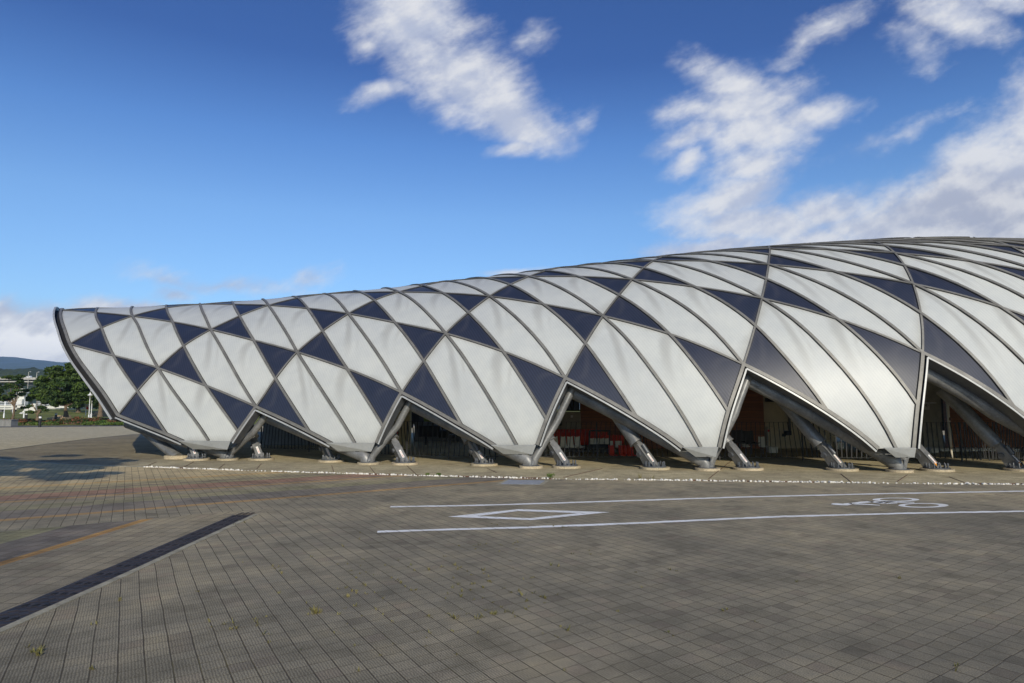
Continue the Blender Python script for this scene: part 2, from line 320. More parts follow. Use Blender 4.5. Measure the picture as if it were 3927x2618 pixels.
M['web'] = mat('shaded_sheet_metal', (.16,.165,.17), .5, .2, .15, 2)  # sheet metal toned darker, shade put into the colour
M['steel'] = mat('grey_painted_steel', (.135,.141,.148), .42, .15, .25, 2.4, .5, tint=(.175,.172,.165))
M['steel_dk'] = mat('galvanised_plate', (.095,.10,.108), .45, .25, .2, 4, .5)
M['pad'] = apron_mat('pebble_footing', (.40,.34,.23), (.48,.40,.28))
M['black'] = mat('black_painted_bar', (.012,.012,.012), .5, 0, .25, 6)
M['paint'] = paint_mat()
M['pebble'] = mat('white_pebble', (.72,.69,.62), .6, 0, .12, 20)
M['rust'] = mat('rusty_edging', (.11,.05,.03), .8, 0, .4, 12)
M['iron'] = mat('cast_iron_cover', (.030,.029,.032), .6, .1, .3, 5, .25, tint=(.046,.036,.033))
M['hole'] = mat('open_slot', (.006,.006,.006), .9, 0, .1, 5)
M['kerb'] = mat('concrete_edge', (.36,.325,.235), .9, 0, .25, 6, .2, .3)
M['grate'] = mat('galvanised_grate', (.26,.28,.33), .5, .3, .15, 8)
M['timber'] = None
M['sticker'] = mat('white_sticker', (.80,.78,.74), .5, 0, .05, 8)
M['redink'] = mat('red_print', (.55,.16,.12), .6, 0, .1, 8)
M['orange'] = mat('orange_film', (.75,.28,.02), .5, 0, .08, 8)
M['red_seat'] = mat('red_plastic', (.62,.045,.015), .4, 0, .12, 4)
M['white_seat'] = mat('cream_plastic', (.72,.68,.57), .45, 0, .1, 4)
M['dark_seat'] = mat('dark_fabric', (.05,.045,.04), .8, 0, .2, 6)
M['cream'] = mat('cream_plaster', (.62,.52,.35), .85, 0, .1, 2)
M['greywall'] = mat('board_marked_concrete', (.36,.33,.255), .85, 0, .2, 2.5)
M['olive'] = mat('khaki_plaster', (.62,.53,.33), .85, 0, .1, 2)
M['tint_glass'] = mat('tinted_glazing', (.10,.13,.20), .2, 0, .08, .5, .5)
M['vent'] = mat('dark_vent', (.015,.015,.017), .6, 0, .2, 10)
M['red'] = mat('red_enamel', (.50,.02,.012), .35, 0, .1, 6)
M['yellow_leaf'] = leaf_mat('yellow_green_leaf', (.22,.25,.02), (.30,.33,.03), (.12,.16,.02))
M['leaf'] = leaf_mat('green_leaf', (.028,.058,.010), (.070,.110,.015), (.13,.165,.028))
M['leaf_dark'] = leaf_mat('deep_green_leaf', (.022,.044,.012), (.05,.08,.016), (.075,.11,.02))
M['hedge_red'] = leaf_mat('russet_leaf', (.15,.055,.028), (.22,.095,.04), (.07,.06,.02))
M['hedge_green'] = leaf_mat('hedge_leaf', (.07,.115,.02), (.12,.17,.03), (.05,.085,.015))
M['bark'] = mat('bark', (.16,.115,.075), .9, 0, .3, 6, .2)
M['grass'] = mat('lawn_grass', (.125,.150,.030), .9, 0, .3, .35, .15, .4, 6, tint=(.18,.185,.042))
M['dry_grass'] = leaf_mat('dry_grass_blade', (.15,.135,.045), (.21,.18,.07), (.09,.11,.03))
M['stone'] = mat('tan_stone', (.40,.30,.19), .9, 0, .25, 1.2, .2)
M['granite'] = mat('grey_granite', (.22,.215,.20), .8, 0, .2, 3, .2)
M['offwhite'] = mat('white_concrete', (.66,.64,.57), .6, 0, .06, .6)
M['whitepaint'] = mat('white_metal', (.80,.80,.80), .4, 0, .05, 2)
M['deck_con'] = mat('overpass_concrete', (.44,.42,.37), .9, 0, .15, .3)
M['deck_dark'] = mat('overpass_girder', (.10,.105,.115), .8, 0, .15, .3)
M['hill'] = leaf_mat('wooded_slope', (.030,.045,.020), (.055,.068,.026), (.08,.09,.035))
M['mountain'] = leaf_mat('forest_mountain', (.030,.052,.030), (.042,.066,.034), (.05,.07,.04))
def timber_mat():
    m, nt, b = new_mat('brown_timber_cladding'); n = N(nt); p = n.pos(); x, y, z = n.sep(p)
    bd = n.m('FLOOR', n.m('DIVIDE', z, .14)); w = n.node('ShaderNodeTexWhiteNoise', noise_dimensions='1D'); n.link(bd, w.inputs['W'])
    c = n.mix(w.outputs['Value'], (.25,.085,.028), (.36,.125,.04))
    c = n.mul(c, n.ramp(n.noise(n.comb(n.m('MULTIPLY', x, .6), y, n.m('MULTIPLY', z, 12)), 3, 4), [(.3, (.7,.7,.7)), (.7, (1.2,1.2,1.2))]))
    gp = n.sstep(n.m('ABSOLUTE', n.m('SUBTRACT', n.m('FRACT', n.m('DIVIDE', z, .14)), .5)), .44, .49)
    n.link(n.mix(n.m('MULTIPLY', gp, .8), c, (.02,.01,.005)), b.inputs['Base Color']); b.inputs['Roughness'].default_value = .6
    return m
M['timber'] = timber_mat()
# ------------------------------------------------------------------ ground sheets
APR = [(-600,1500),(-300,1620),(0,1760),(255,1780),(560,1791),(840,1801),(1050,1808),(1600,1824),(2136,1837),(2423,1840),(2900,1847),(3600,1856),(3927,1858)]
apr = [(-60.0, 48.0), (-34.0, 32.5)]+[tuple(G(x, y)[:2]) for x, y in APR[2:]]+[(16.0, 14.85), (34.0, 17.5), (60.0, 26.0)]
mb = MB(); mb.sheet([(-70, -25), (70, -25), (70, 26)]+apr[::-1][1:]+[(-70, 48)], 0.0)
struct(mb.build('plaza_paving', M['paving']))
cur = [tuple(G(x, y)[:2]) for x, y in [(0,1726),(170,1703),(349,1681),(521,1664)]]
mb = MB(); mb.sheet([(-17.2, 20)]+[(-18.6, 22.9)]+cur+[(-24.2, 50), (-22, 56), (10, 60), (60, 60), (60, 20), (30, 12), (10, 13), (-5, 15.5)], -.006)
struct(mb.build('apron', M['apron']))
mb = MB(); mb.sheet([(-130, 10), (-16, 10), (60, 15), (70, 66), (-34.9, 62.7), (-43.6, 58.6), (-75, 44), (-130, 30)], -.014)
struct(mb.build('pale_plaza', M['plaza']))
mb = MB()
for a, b in zip(cur, cur[1:]): mb.bar((*a, .0), (*b, .0), .12, .02)
for a, b in zip(apr[1:4], apr[2:5]): mb.bar((*a, .0), (*b, .0), .16, .016)
mb.bar((-18.6, 22.9, 0), (*cur[0], 0), .12, .02)
struct(mb.build('kerb_strip', M['kerb']))
mb = MB(); mb.sheet([(-140, 24), (-75, 44), (-43.6, 58.6), (-34.9, 62.7), (70, 66), (70, 74), (-37, 68.6), (-48, 64.6), (-80, 52), (-140, 32)], -.02)
struct(mb.build('path', M['asphalt']))
# lawn: gently rising mounds behind the hedge
def lawn_z(x, y):
    d = y-(66+(x+40)*.35)
    s = np.clip(d/14, 0, 1); s = s*s*(3-2*s)
    return -.03+s*(.75+.25*np.sin(x*.16+1.0)+.2*np.sin(x*.07+y*.1))+np.clip((d-14)/40, 0, 1)*.3
gx, gy = np.meshgrid(np.linspace(-150, 40, 96), np.linspace(28, 180, 80))
mb = MB(); mb.grid(np.stack([gx, gy, np.where(gy > 66+(gx+40)*.35, lawn_z(gx, gy), -.03)], -1)); struct(mb.build('lawn', M['grass'], smooth=True))
mb = MB(); mb.add([(math.cos(a)*9000, math.sin(a)*9000, -.2) for a in np.linspace(0, 2*math.pi, 64, endpoint=False)], [tuple(range(64))])
struct(mb.build('ground', M['grass']))
# slab joints in the apron
mb = MB()
for x0, y0, x1, y1 in [(1272,1784,1280,1809),(1418,1789,1438,1815),(1560,1785,1600,1822),(1868,1795,1905,1812),(2160,1830,2310,1796),(2718,1835,2810,1762),(3224,1816,3262,1846),(560,1787,600,1771),(706,1790,744,1770),(840,1795,862,1778),(985,1797,1002,1778),(3440,1846,3480,1820),(3700,1850,3640,1828)]:
    mb.bar(G(x0, y0, -.001), G(x1, y1, -.001), .013, .008)
struct(mb.build('apron_joints', M['rust']))
# pebble strip and steel edging along the apron
pl = [Vector((*p, 0)) for p in apr[4:15]]
mb = MB()
for a, b in zip(pl, pl[1:]):
    t = (b-a).normalized(); nrm = Vector((-t.y, t.x, 0)); L = (b-a).length
    for k in range(int(L*46)):
        s = random.random()*L
        if math.sin((a.x+s*t.x)*1.7)+math.sin((a.x+s*t.x)*.73+1) > 1.35 and random.random() < .8: continue
        r = random.uniform(.010, .028)*(1.25 if random.random() < .08 else 1)
        c = a+t*s+nrm*random.gauss(-.02, .028); e = [random.uniform(.7, 1.4)*r for _ in range(3)]
        rot = Matrix.Rotation(random.random()*6.3, 3, 'Z')
        vs = []
        for ph in (-.9, 0, .9):
            for q in range(6):
                th = q*math.pi/3+ph*.4
                vs.append(c+rot @ Vector((math.cos(th)*math.cos(ph)*e[0], math.sin(th)*math.cos(ph)*e[1], math.sin(ph)*e[2]*.8+e[2]*.5)))
        fs = [(i*6+k2, i*6+(k2+1) % 6, (i+1)*6+(k2+1) % 6, (i+1)*6+k2) for i in range(2) for k2 in range(6)]+[(5,4,3,2,1,0),(12,13,14,15,16,17)]
        mb.add(vs, fs)
stuff(mb.build('pebbles', M['pebble'], smooth=50), 'strip of white pebbles along the front edge of the apron', 'pebbles')
mb = MB()
for a, b in zip(pl, pl[1:]):
    n_ = int((b-a).length/.9)+1
    for k in range(n_):
        if random.random() < .62:
            p, q = a.lerp(b, k/n_), a.lerp(b, (k+.9)/n_); o = Vector((0, .075, .006)); mb.bar(p+o, q+o, .045, .02)
tag(mb.build('steel_edging', M['rust']), 'rust brown steel edging strip laid behind the white pebbles', 'edging')

# ------------------------------------------------------------------ pavilion surface
GI0, GV0 = -4, -1.0
RXA = np.array(RX.split(), float).reshape(37, 15)/2; RYA = np.array(RY.split(), float).reshape(37, 15)/2
def _bil(A, i, v):
    # Catmull-Rom lookup keeps the sheet smooth
    def w(t): return np.stack([-.5*t+t*t-.5*t**3, 1-2.5*t*t+1.5*t**3, .5*t+2*t*t-1.5*t**3, -.5*t*t+.5*t**3], -1)
    x = np.clip(i-GI0, 0, 35.999); y = np.clip((v-GV0)/.5, 0, 13.999)
    ix, iy = x.astype(int), y.astype(int); wx, wy = w(x-ix), w(y-iy); o = 0
    for a in range(4):
        for b in range(4): o = o+wx[..., a]*wy[..., b]*A[np.clip(ix+a-1, 0, 36), np.clip(iy+b-1, 0, 14)]
    return o
def S0(i, v):
    i, v = np.broadcast_arrays(np.asarray(i, float), np.asarray(v, float)); q = Q; j = np.minimum(i-8., 18.+.12*np.maximum(i-26., 0)); u = v-4
    ph = np.pi/2+q['f0']+q['f3']*j+(q['f1']+q['f4']*j)*u+(q['f2']+q['f6']*j)*u**3+q['f5']*u*u
    W = q['w0']+q['w1']*j+q['w2']*j*j; H = q['h0']+q['h1']*j+q['h2']*j*j+q['h3']*j**3
    Zb = q['z0']+q['z1']*j+q['z2']*j*j+q['z3']*j**3
    a = q['a0']+q['a1']*ph+q['a2']*ph**2+q['a3']*ph**3+j*(q['b0']+q['b1']*ph+q['b2']*ph**2)+j*j*(q['c0']+q['c1']*ph)
    s = (i+a/q['L'])*q['L']; uu = (np.arange(24)+.5)/24; SS = s[..., None]*uu
    h = q['psi']+q['k']*SS+q['k2']*SS*SS
    X = q['x0']+np.cos(h).mean(-1)*s; Y = q['y0']+np.sin(h).mean(-1)*s; hh = q['psi']+q['k']*s+q['k2']*s*s
    cs, sn = np.cos(ph), np.sin(ph)
    C = np.sign(cs)*np.abs(cs)**(1+q['e']); Sn = np.sign(sn)*np.abs(sn)**(1+q['e2'])
    Nn = W*(1-C)+q['n0']+q['n1']*j+q['n2']*j*j
    return np.stack([X-np.sin(hh)*Nn, Y+np.cos(hh)*Nn, Zb+H*Sn], -1)
def S(i, v):
    P = S0(i, v); i, v = np.broadcast_arrays(np.asarray(i, float), np.asarray(v, float))
    dx, dy = _bil(RXA, i, v), _bil(RYA, i, v)
    dep = (P[..., 1]*CP+(P[..., 2]-EYE)*SP)/F_PX
    P = P.copy(); P[..., 0] += dx*dep; P[..., 1] += dy*dep*SP; P[..., 2] -= dy*dep*CP
    return P
def nrm_(a): return a/np.maximum(np.linalg.norm(a, axis=-1, keepdims=True), 1e-9)
def SN(i, v):
    e = .04
    return nrm_(np.cross(S(i+e, v)-S(i-e, v), S(i, v+e)-S(i, v-e)))
IMAX = 32
def vtop(i): return np.interp(np.asarray(i, float), [17, 24, 32], [6.0, 4.7, 4.5])
# ------------------------------------------------------------------ pavilion
PAV = empty('pavilion', (0, 20, 0), 'long vaulted pavilion of milky white and navy blue panels on zigzag steel feet', 'pavilion')
def path_strip(mb, i, v, s0, s1, n0, n1, mi=0, side=None):
    """box section swept along a line on the sheet; s = sideways, n = outwards"""
    P, Nn = S(i, v), SN(i, v)
    T = nrm_(np.gradient(P, axis=0)); Sd = nrm_(np.cross(Nn, T)) if side is None else side
    c = [P+Sd*a+Nn*b for a, b in ((s0, n0), (s1, n0), (s1, n1), (s0, n1))]
    A = np.stack(c, 1); n = len(P)
    fs = [(k*4+a, k*4+(a+1) % 4, (k+1)*4+(a+1) % 4, (k+1)*4+a) for k in range(n-1) for a in range(4)]+[(3, 2, 1, 0), ((n-1)*4, (n-1)*4+1, (n-1)*4+2, (n-1)*4+3)]
    mb.add(A.reshape(-1, 3).tolist(), fs, mi)
TL = [1.32, 1.40, 1.51, 1.60, 1.61, 1.62, 1.62, 1.62, 1.62]; TR = [1.36, 1.43, 1.53, 1.61, 1.61, 1.62, 1.62, 1.62, 1.62]
VM = [-.67, -.71, -.76, -.80, -.805, -.81, -.81, -.81, -.81]
def vbase(i):
    """lowest level of the sheet on rib position i (feet and notches)"""
    i = np.asarray(i, float); k = np.clip(np.floor((i+4)/4), 0, 8).astype(int); t = i+4-4*k
    tl, tr, vm = (np.array(a)[k] for a in (TL, TR, VM))
    fl = np.where(t < 2, np.interp(t, [0, 1], [0, 1])*0+(-tl/2+(vm+tl/2)*(t-tl)/(2-tl)), vm+(-tr/2-vm)*(t-2)/(2-tr))
    return np.where(t < tl, -t/2, np.where(t > 4-tr, -(4-t)/2, fl))
# ribs
for r in range(-4, IMAX+1):
    v0 = float(vbase(r)) if r % 4 else 0.0
    v = np.linspace(v0, float(vtop(r)), 56); i = np.full_like(v, r); mb = MB()
    w = .044 if r == -4 else .035
    path_strip(mb, i, v, -w-.010, w+.010, -.05, .010, 1); path_strip(mb, i, v, -w, w, .008, .034, 0)
    # splice plates where the caps are joined
    for vs in np.arange(max(v0, .3)+.32+(r % 3)*.3, float(vtop(r))-.3, 1.55):
        path_strip(mb, np.full(2, float(r)), np.array([vs, vs+.02]), -w-.003, w+.003, .02, .037, 0)
    mb.build('rib', [M['frame'], M['gasket']], PAV, smooth=30)
# diagonal bars, the falling and the rising set
def diag(fi, vs):
    i = fi(vs); ok = (i >= -4.001) & (i <= IMAX+.001) & (vs <= vtop(i))
    if ok.sum() < 3: return
    v = vs[ok]; i = np.clip(i[ok], -4, IMAX); mb = MB()
    path_strip(mb, i, v, -.034, .034, -.05, .006, 1); path_strip(mb, i, v, -.026, .026, .004, .022, 0)
    mb.build('diagonal_bar', [M['frame'], M['gasket']], PAV, smooth=30)
for m_ in range(-1, 14):
    vs = np.linspace(0, 6.0, 241); diag(lambda v: 4*m_-2*v, vs)
for m_ in range(-4, 8):
    vs = np.linspace(0, 6.0, 241); diag(lambda v: 4*m_+2*v, vs)
# panels of every diamond: navy tips, milky middles
def panel_grid(c, vc, a, n=9):
    i = np.linspace(c-2+a, c-1+a, n); h = (2-np.abs(i-c))/2
    lo = np.maximum(vc-h, vbase(i)) if vc == 0 else vc-h
    hi = np.minimum(vc+h, vtop(i)); lo = np.minimum(lo, hi)
    t = np.linspace(0, 1, n)[:, None]
    V = lo[None]*(1-t)+hi[None]*t; I = np.broadcast_to(i[None], V.shape)
    return I, V, t
def proj(P):
    d = P[..., 1]*CP+(P[..., 2]-EYE)*SP; u = -P[..., 1]*SP+(P[..., 2]-EYE)*CP
    return 1963.5+F_PX*P[..., 0]/d, 1309-F_PX*u/d
cells = []
for c in range(-4, IMAX+1, 2):
    for vc in range(0, 8):
        if ((c % 4 == 0) and vc % 2 == 0) or ((c % 4 == 2) and vc % 2 == 1): continue
        for a in range(4):
            if c-2+a < -4 or c-1+a > IMAX or vc-1 >= vtop(c-1.5+a): continue
            I, V, t = panel_grid(c, vc, a)
            if (V[-1]-V[0]).max() < .02: continue
            P = S(I, V); px, py = proj(P)
            x, y = np.clip(px, 0, 3927), np.clip(py, 0, 2618)
            b = np.stack([x, y], -1); e = b[[0, -1]]; ring = np.concatenate([b[0], b[1:, -1], b[-1, ::-1][1:], b[::-1, 0][1:]])
            area = .5*np.sum(ring[:, 0]*np.roll(ring[:, 1], -1)-ring[:, 1]*np.roll(ring[:, 0], -1))
            cells.append((-area, c, vc, a, a in (0, 3)))
def add_panel(mb, c, vc, a, uvs):
    I, V, t = panel_grid(c, vc, a); P, Nn = S(I, V), SN(np.clip(I, -3.9, IMAX-.1), V)
    n = P.shape[0]; O = P-Nn*.012; B = P-Nn*.046
    mb.grid(O); mb.grid(B, flip=True)
    u = np.broadcast_to(np.linspace(0, 1, n)[None], V.shape); tt = np.broadcast_to(t, V.shape)
    g = np.stack([u, tt], -1).reshape(-1, 2); uvs += g.tolist()*2
    o = len(mb.v)-2*n*n; ring = [k for k in range(n)]+[k*n+n-1 for k in range(1, n)]+[(n-1)*n+k for k in range(n-2, -1, -1)]+[k*n for k in range(n-2, 0, -1)]
    for p, q in zip(ring, ring[1:]+ring[:1]): mb.f.append((o+p, o+n*n+p, o+n*n+q, o+q)); mb.mi.append(0)
def build_panel(name, lst, m):
    mb = MB(); uvs = []
    for it in lst: add_panel(mb, *it[1:4], uvs)
    ob = mb.build(name, m, PAV, smooth=40); me = ob.data
    ul = me.uv_layers.new(name='UVMap'); li = np.empty(len(me.loops), int); me.loops.foreach_get('vertex_index', li)
    ul.data.foreach_set('uv', np.array(uvs)[li].ravel()); return ob
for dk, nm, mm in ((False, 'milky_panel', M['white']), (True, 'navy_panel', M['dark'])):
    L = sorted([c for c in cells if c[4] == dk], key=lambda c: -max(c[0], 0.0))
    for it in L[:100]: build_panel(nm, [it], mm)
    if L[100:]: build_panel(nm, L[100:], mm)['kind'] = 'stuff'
# rear slope of the roof, out of sight from the front
ii = np.arange(-4, IMAX+1, 1.0); top = S(ii, vtop(ii)); mb = MB()
tan = nrm_(np.gradient(top, axis=0)); back = np.stack([-tan[:, 1], tan[:, 0], 0*tan[:, 0]], -1); back = nrm_(back)
back[:] = nrm_(back*.4+np.array([0, 1, 0]))
rows = [top+back*(7.0*math.sin(a))+np.array([0, 0, 1])*((2.9-top[:, 2:3])*(1-math.cos(a))) for a in np.linspace(0, math.pi/2, 9)]
mb.grid(np.stack(rows)); mb.grid(np.stack(rows)-np.array([0, 0, .12]), flip=True); mb.build('rear_slope', M['white'], PAV, smooth=True)

mb = MB(); mb.box((16.5, 28.6, 4.75), (21, 12.5, .12)); mb.build('light_block_slab', M['web'], PAV)  # unseen slab added to keep light out and darken the interior
mb = MB(); mb.box((21.6, 20.92, 4.72), (10.8, 2.9, .12)); mb.build('light_block_slab', M['web'], PAV)  # forward piece of the added slab, blocks sun at the right
mb = MB(); mb.box((21.5, 34.9, 2.6), (13, .2, 4.2)); mb.build('light_block_back', M['web'], PAV)  # unseen wall added behind to darken the interior
mb = MB(); mb.box((27.1, 28.5, 2.35), (.2, 12.5, 4.7)); mb.build('side_wall', M['web'], PAV)  # unseen end wall added to keep light out of the interior
# edge frames, trims and tubes of the zigzag
def edge_curve(k, right, n=28, t1=None):
    b = 4*k-4
    if not right: t = np.linspace(0, t1 if t1 else TL[k], n); return b+t, -t/2
    t = np.linspace(0, t1 if t1 else TR[k], n); return b+4-t, -t/2
def side_of(i, v, sgn):
    P, Nn = S(i, v), SN(i, v); T = nrm_(np.gradient(P, axis=0)); return nrm_(np.cross(Nn, T))*sgn
apexes = {}
for k in range(8):
    for right in (False, True):
        i, v = edge_curve(k, right); P, Nn = S(i, v), SN(i, v); sd = side_of(i, v, 1)
        # sideways = towards the notch
        mid = S(np.array([4*k-2.0]), np.array([-.2]))[0]
        if ((P[14]+sd[14]-mid)**2).sum() < ((P[14]-sd[14]-mid)**2).sum(): sd = -sd
        mb = MB(); path_strip(mb, i, v, -.045, .042, .012, .034, 0, sd); path_strip(mb, i, v, -.055, .055, -.06, .012, 1, sd)
        mb.build('edge_frame', [M['frame'], M['gasket']], PAV)
        # trims are mitred where two edges meet over a notch
        L_ = np.concatenate([[0], np.cumsum(np.linalg.norm(np.diff(P, axis=0), axis=1))])
        tn = P[3]-P[0]; kk = k-1 if not right else k+1
        i2, v2 = edge_curve(min(max(kk, 0), 8), not right); P2 = S(i2, v2); an = math.acos(float(np.clip(np.dot(nrm_(tn), nrm_(P2[3]-P2[0])), -1, 1)))/2 if 0 <= kk <= 8 else 1.4
        cut = (.105 if right else .097)/math.tan(an) if an < 1.3 else 0.0
        tt = np.interp(cut+(L_[-1]-cut)*np.linspace(0, 1, 24), L_, np.arange(len(L_))); i3, v3 = np.interp(tt, np.arange(len(i)), i), np.interp(tt, np.arange(len(v)), v)
        sd3 = np.stack([np.interp(tt, np.arange(len(i)), sd[:, a_]) for a_ in range(3)], -1)
        mb = MB(); path_strip(mb, i3, v3, .078, .122, .060, .082, 0, sd3); path_strip(mb, i3, v3, .10, .12, -.26 if right else -.36, .0595, 1, sd3)
        path_strip(mb, i3, v3, .02, .099, -.26, -.24, 2, sd3)
        mb.build('edge_trim', [M['alu'], M['steel_dk'], M['gasket']], PAV)
        if right and 4*k <= IMAX: apexes[k] = (P[0], Nn[0])
# rim of the open end
v = np.linspace(0, 6.0, 60); i = np.full_like(v, -4.0); sd = side_of(i, v, 1)
if sd[10, 0] > 0: sd = -sd
mb = MB(); path_strip(mb, i, v, .05, .075, -.2, .02, 1, sd); path_strip(mb, i, v, .075, .21, -.12, -.09, 1, sd); path_strip(mb, i, v, .185, .25, .06, .095, 0, sd); path_strip(mb, i, v, .21, .235, -.35, .0595, 2, sd)
mb.build('end_rim', [M['alu'], M['gasket'], M['steel_dk']], PAV)
# inner arch tube at the open end
P, Nn = S(i, v), SN(i, v); mb = MB(); mb.tube((P-Nn*.42+sd*.02)[::2].tolist(), .13, 12); mb.build('arch_tube', M['steel'], PAV, smooth=True)
def vec(a): return Vector([float(x) for x in a])
VB = [G(*p) for p in PADS]
dsp = [VB[i+1]-VB[i] for i in range(4)]
while len(VB) < 8: VB.append(VB[-1]+Matrix.Rotation(R(4), 3, 'Z') @ (VB[-1]-VB[-2]))
for k in range(8):
    b = VB[k]; top = b+Vector((0, 0, .10))
    for right, rad in ((False, .18), (True, .105)):
        i, v = edge_curve(k, right, 16); P, Nn = S(i, v), SN(i, v); sd = side_of(i, v, 1); mid = S(np.array([4*k-2.0]), np.array([-.2]))[0]
        if ((P[8]+sd[8]-mid)**2).sum() < ((P[8]-sd[8]-mid)**2).sum(): sd = -sd
        off = P+sd*(.16 if not right else .22)-Nn*(.54 if not right else .38)
        pts = [vec(p) for p in off[:-1]]
        # run on to the foot in an easy bend
        e = pts[-1]; f = b+Vector((-.10 if not right else .10, 0, .24)); g = b+Vector((-.03 if not right else .05, 0, .06))
        n_ = len(pts); cut = max(3, int(n_*.72)); pts = pts[:cut]; e = pts[-1]
        for s in (.25, .5, .75, 1.0): pts.append(e.lerp(f, s))
        pts += [f.lerp(g, .5), g]
        rr = [rad]*(cut)+[rad, rad, rad*1.04, rad*1.10, rad*1.15, rad*1.12]
        mb = MB(); mb.tube(pts, rr, 16); mb.build('edge_tube', M['steel'], PAV, smooth=40)
    mb = MB(); mb.box(b+Vector((.02, -.03, .17)), (.035, .34, .30), Matrix.Rotation(R(12), 3, 'Y')); mb.build('foot_gusset', M['steel_dk'], PAV, bevel=.004)
    mb = MB(); mb.tube([b+Vector((0, 0, -.02)), b+Vector((0, 0, .055))], [.33, .33], 32); mb.tube([b+Vector((0, 0, .054)), b+Vector((0, 0, .075))], [.24, .24], 28, mi=1)
    mb.build('footing', [M['pad'], M['steel_dk']], PAV, smooth=40)
# fascia trays
for k in range(7):
    if k < 5:
        i, v = edge_curve(k, False); pl_ = S(i, v)[-1]+SN(i, v)[-1]*.09; i, v = edge_curve(k, True); pr_ = S(i, v)[-1]+SN(i, v)[-1]*.09
        fx = FAS[k]; q4 = [at(*fx[0], pl_[1]-.02), at(*fx[1], pr_[1]-.02), at(*fx[2], pr_[1]+.03), at(*fx[3], pl_[1]+.03)]
    else:
        d = VB[k]-VB[k-1]; q4 = [p+d for p in q4]
    o = Vector((0, .05, .01)); mb = MB(); q5 = [p+o for p in q4]
    mb.add(q4+q5, [(0,1,2,3),(7,6,5,4),(0,4,5,1),(1,5,6,2),(2,6,7,3),(3,7,4,0)])
    bk = Vector((0, .42, .03)); mb.add([q4[3], q4[2], q4[2]+bk, q4[3]+bk]+[p+Vector((0, 0, .012)) for p in (q4[3], q4[2], q4[2]+bk, q4[3]+bk)], [(0,1,2,3),(7,6,5,4)])
    ob = mb.build('foot_tray', M['fascia'], PAV, bevel=.004)
    a, b = q4[3], q4[2]; c = a.lerp(b, .52); dirx = (b-a).normalized(); up = (q4[0]-q4[3]); up = Vector((0, up.y*.2, abs(up.z))).normalized()
    mb = MB(); w, h = (b-a).length*.13, .055; vs = [c-Vector((0, .006, 0)), c+dirx*w-Vector((0, .006, 0))]; vs += [vs[1]+up*h, vs[0]+up*h]
    mb.add(vs+[p+Vector((0, .004, 0)) for p in vs], [(0,1,2,3),(7,6,5,4),(0,4,5,1),(1,5,6,2),(2,6,7,3),(3,7,4,0)]); mb.build('drain_slot', M['hole'], ob)
# ------------------------------------------------------------------ struts
def make_strut():
    """built at the origin of its base plate, leaning along -x/+y"""
    st = MB()
    d = Vector((-.43, .26, .66)).normalized(); out = Vector((.32, -.78, .53)); out = (out-d*out.dot(d)).normalized(); sd = d.cross(out).normalized()
    rot = Matrix((sd, out, d)).transposed()
    # arm: box girder of two side webs and a front plate
    z0, z1 = .05, .80
    for s in (-1, 1):
        poly = [(-.24, .02), (.10, -.02), (.10, z1), (-.05, z1), (-.13, .55)]
        vs = [rot @ Vector((s*.085+e, p[0], p[1])) for e in (-.012, .012) for p in poly]
        n_ = len(poly); st.add(vs, [tuple(range(n_-1, -1, -1)), tuple(range(n_, 2*n_))]+[(a, (a+1) % n_, n_+(a+1) % n_, n_+a) for a in range(n_)])
    st.box(rot @ Vector((0, .105, .37)), (.21, .022, .74), rot)
    arm = st.build('strut', M['steel'], PAV, bevel=.003)
    def part(mb, name, m, **kw): return mb.build(name, m, arm, **kw)
    mb = MB(); mb.tube([rot @ Vector((-.155, -.06, .56)), rot @ Vector((.155, -.06, .56))], .072, 18); part(mb, 'hinge_pin', M['steel_dk'], smooth=40)
    mb = MB(); mb.tube([rot @ Vector((0, 0, .86)), rot @ Vector((0, 0, .885))], .205, 28); part(mb, 'flange', M['steel'], smooth=40)
    mb = MB(); mb.box(rot @ Vector((0, .02, .72)), (.15, .20, .30), rot); part(mb, 'clevis', M['steel'], bevel=.006)
    ax = [rot @ Vector((0, 0, .885)), rot @ Vector((0, 0, 1.1)), rot @ Vector((0, .0, 1.4)), rot @ Vector((0, .01, 1.8)), rot @ Vector((0, .0, 2.25)), rot @ Vector((0, -.03, 2.75))]
    mb = MB(); mb.tube(ax, [.185, .182, .18, .18, .18, .18], 24); part(mb, 'flared_tube', M['steel'], smooth=40)
    mb = MB(); mb.tube([Vector((0, 0, .05)), Vector((0, 0, .08))], .31, 32); part(mb, 'base_plate', M['steel_dk'], smooth=40)
    mb = MB(); mb.tube([Vector((0, 0, -.02)), Vector((0, 0, .052))], .40, 32); part(mb, 'footing', M['pad'], smooth=40)
    b0 = None
    for q in range(12):
        a = q*math.pi/6+.2; p = Vector((math.cos(a)*.255, math.sin(a)*.255, .08))
        if b0 is None:
            mb = MB(); mb.tube([Vector((0, 0, 0)), Vector((0, 0, .028)), Vector((0, 0, .03)), Vector((0, 0, .105)), Vector((0, 0, .125))], [.030, .030, .018, .018, .009], 8)
            b0 = part(mb, 'bolt', M['steel_dk'], smooth=40); b0.location = p
        else:
            o = b0.copy(); COL.objects.link(o); o.parent = arm; o.location = p
    st = MB(); st.box(rot @ Vector((.005, .119, .30)), (.062, .004, .27), rot, mi=0)
    for q in range(5): st.box(rot @ Vector((.005, .122, .20+q*.042)), (.028, .002, .024 if q < 2 else .014), rot, mi=1)
    part(st, 'sticker', [M['sticker'], M['redink']])
    return arm, rot
STRUT_PX = [(754,1763),(1001,1762),(1270,1769),(1554,1779),(1857,1783),(2173,1792),(2512,1797),(2869,1799),(3230,1802),(3594,1804),(3916,1803)]
arm0, srot = make_strut()
arms = []
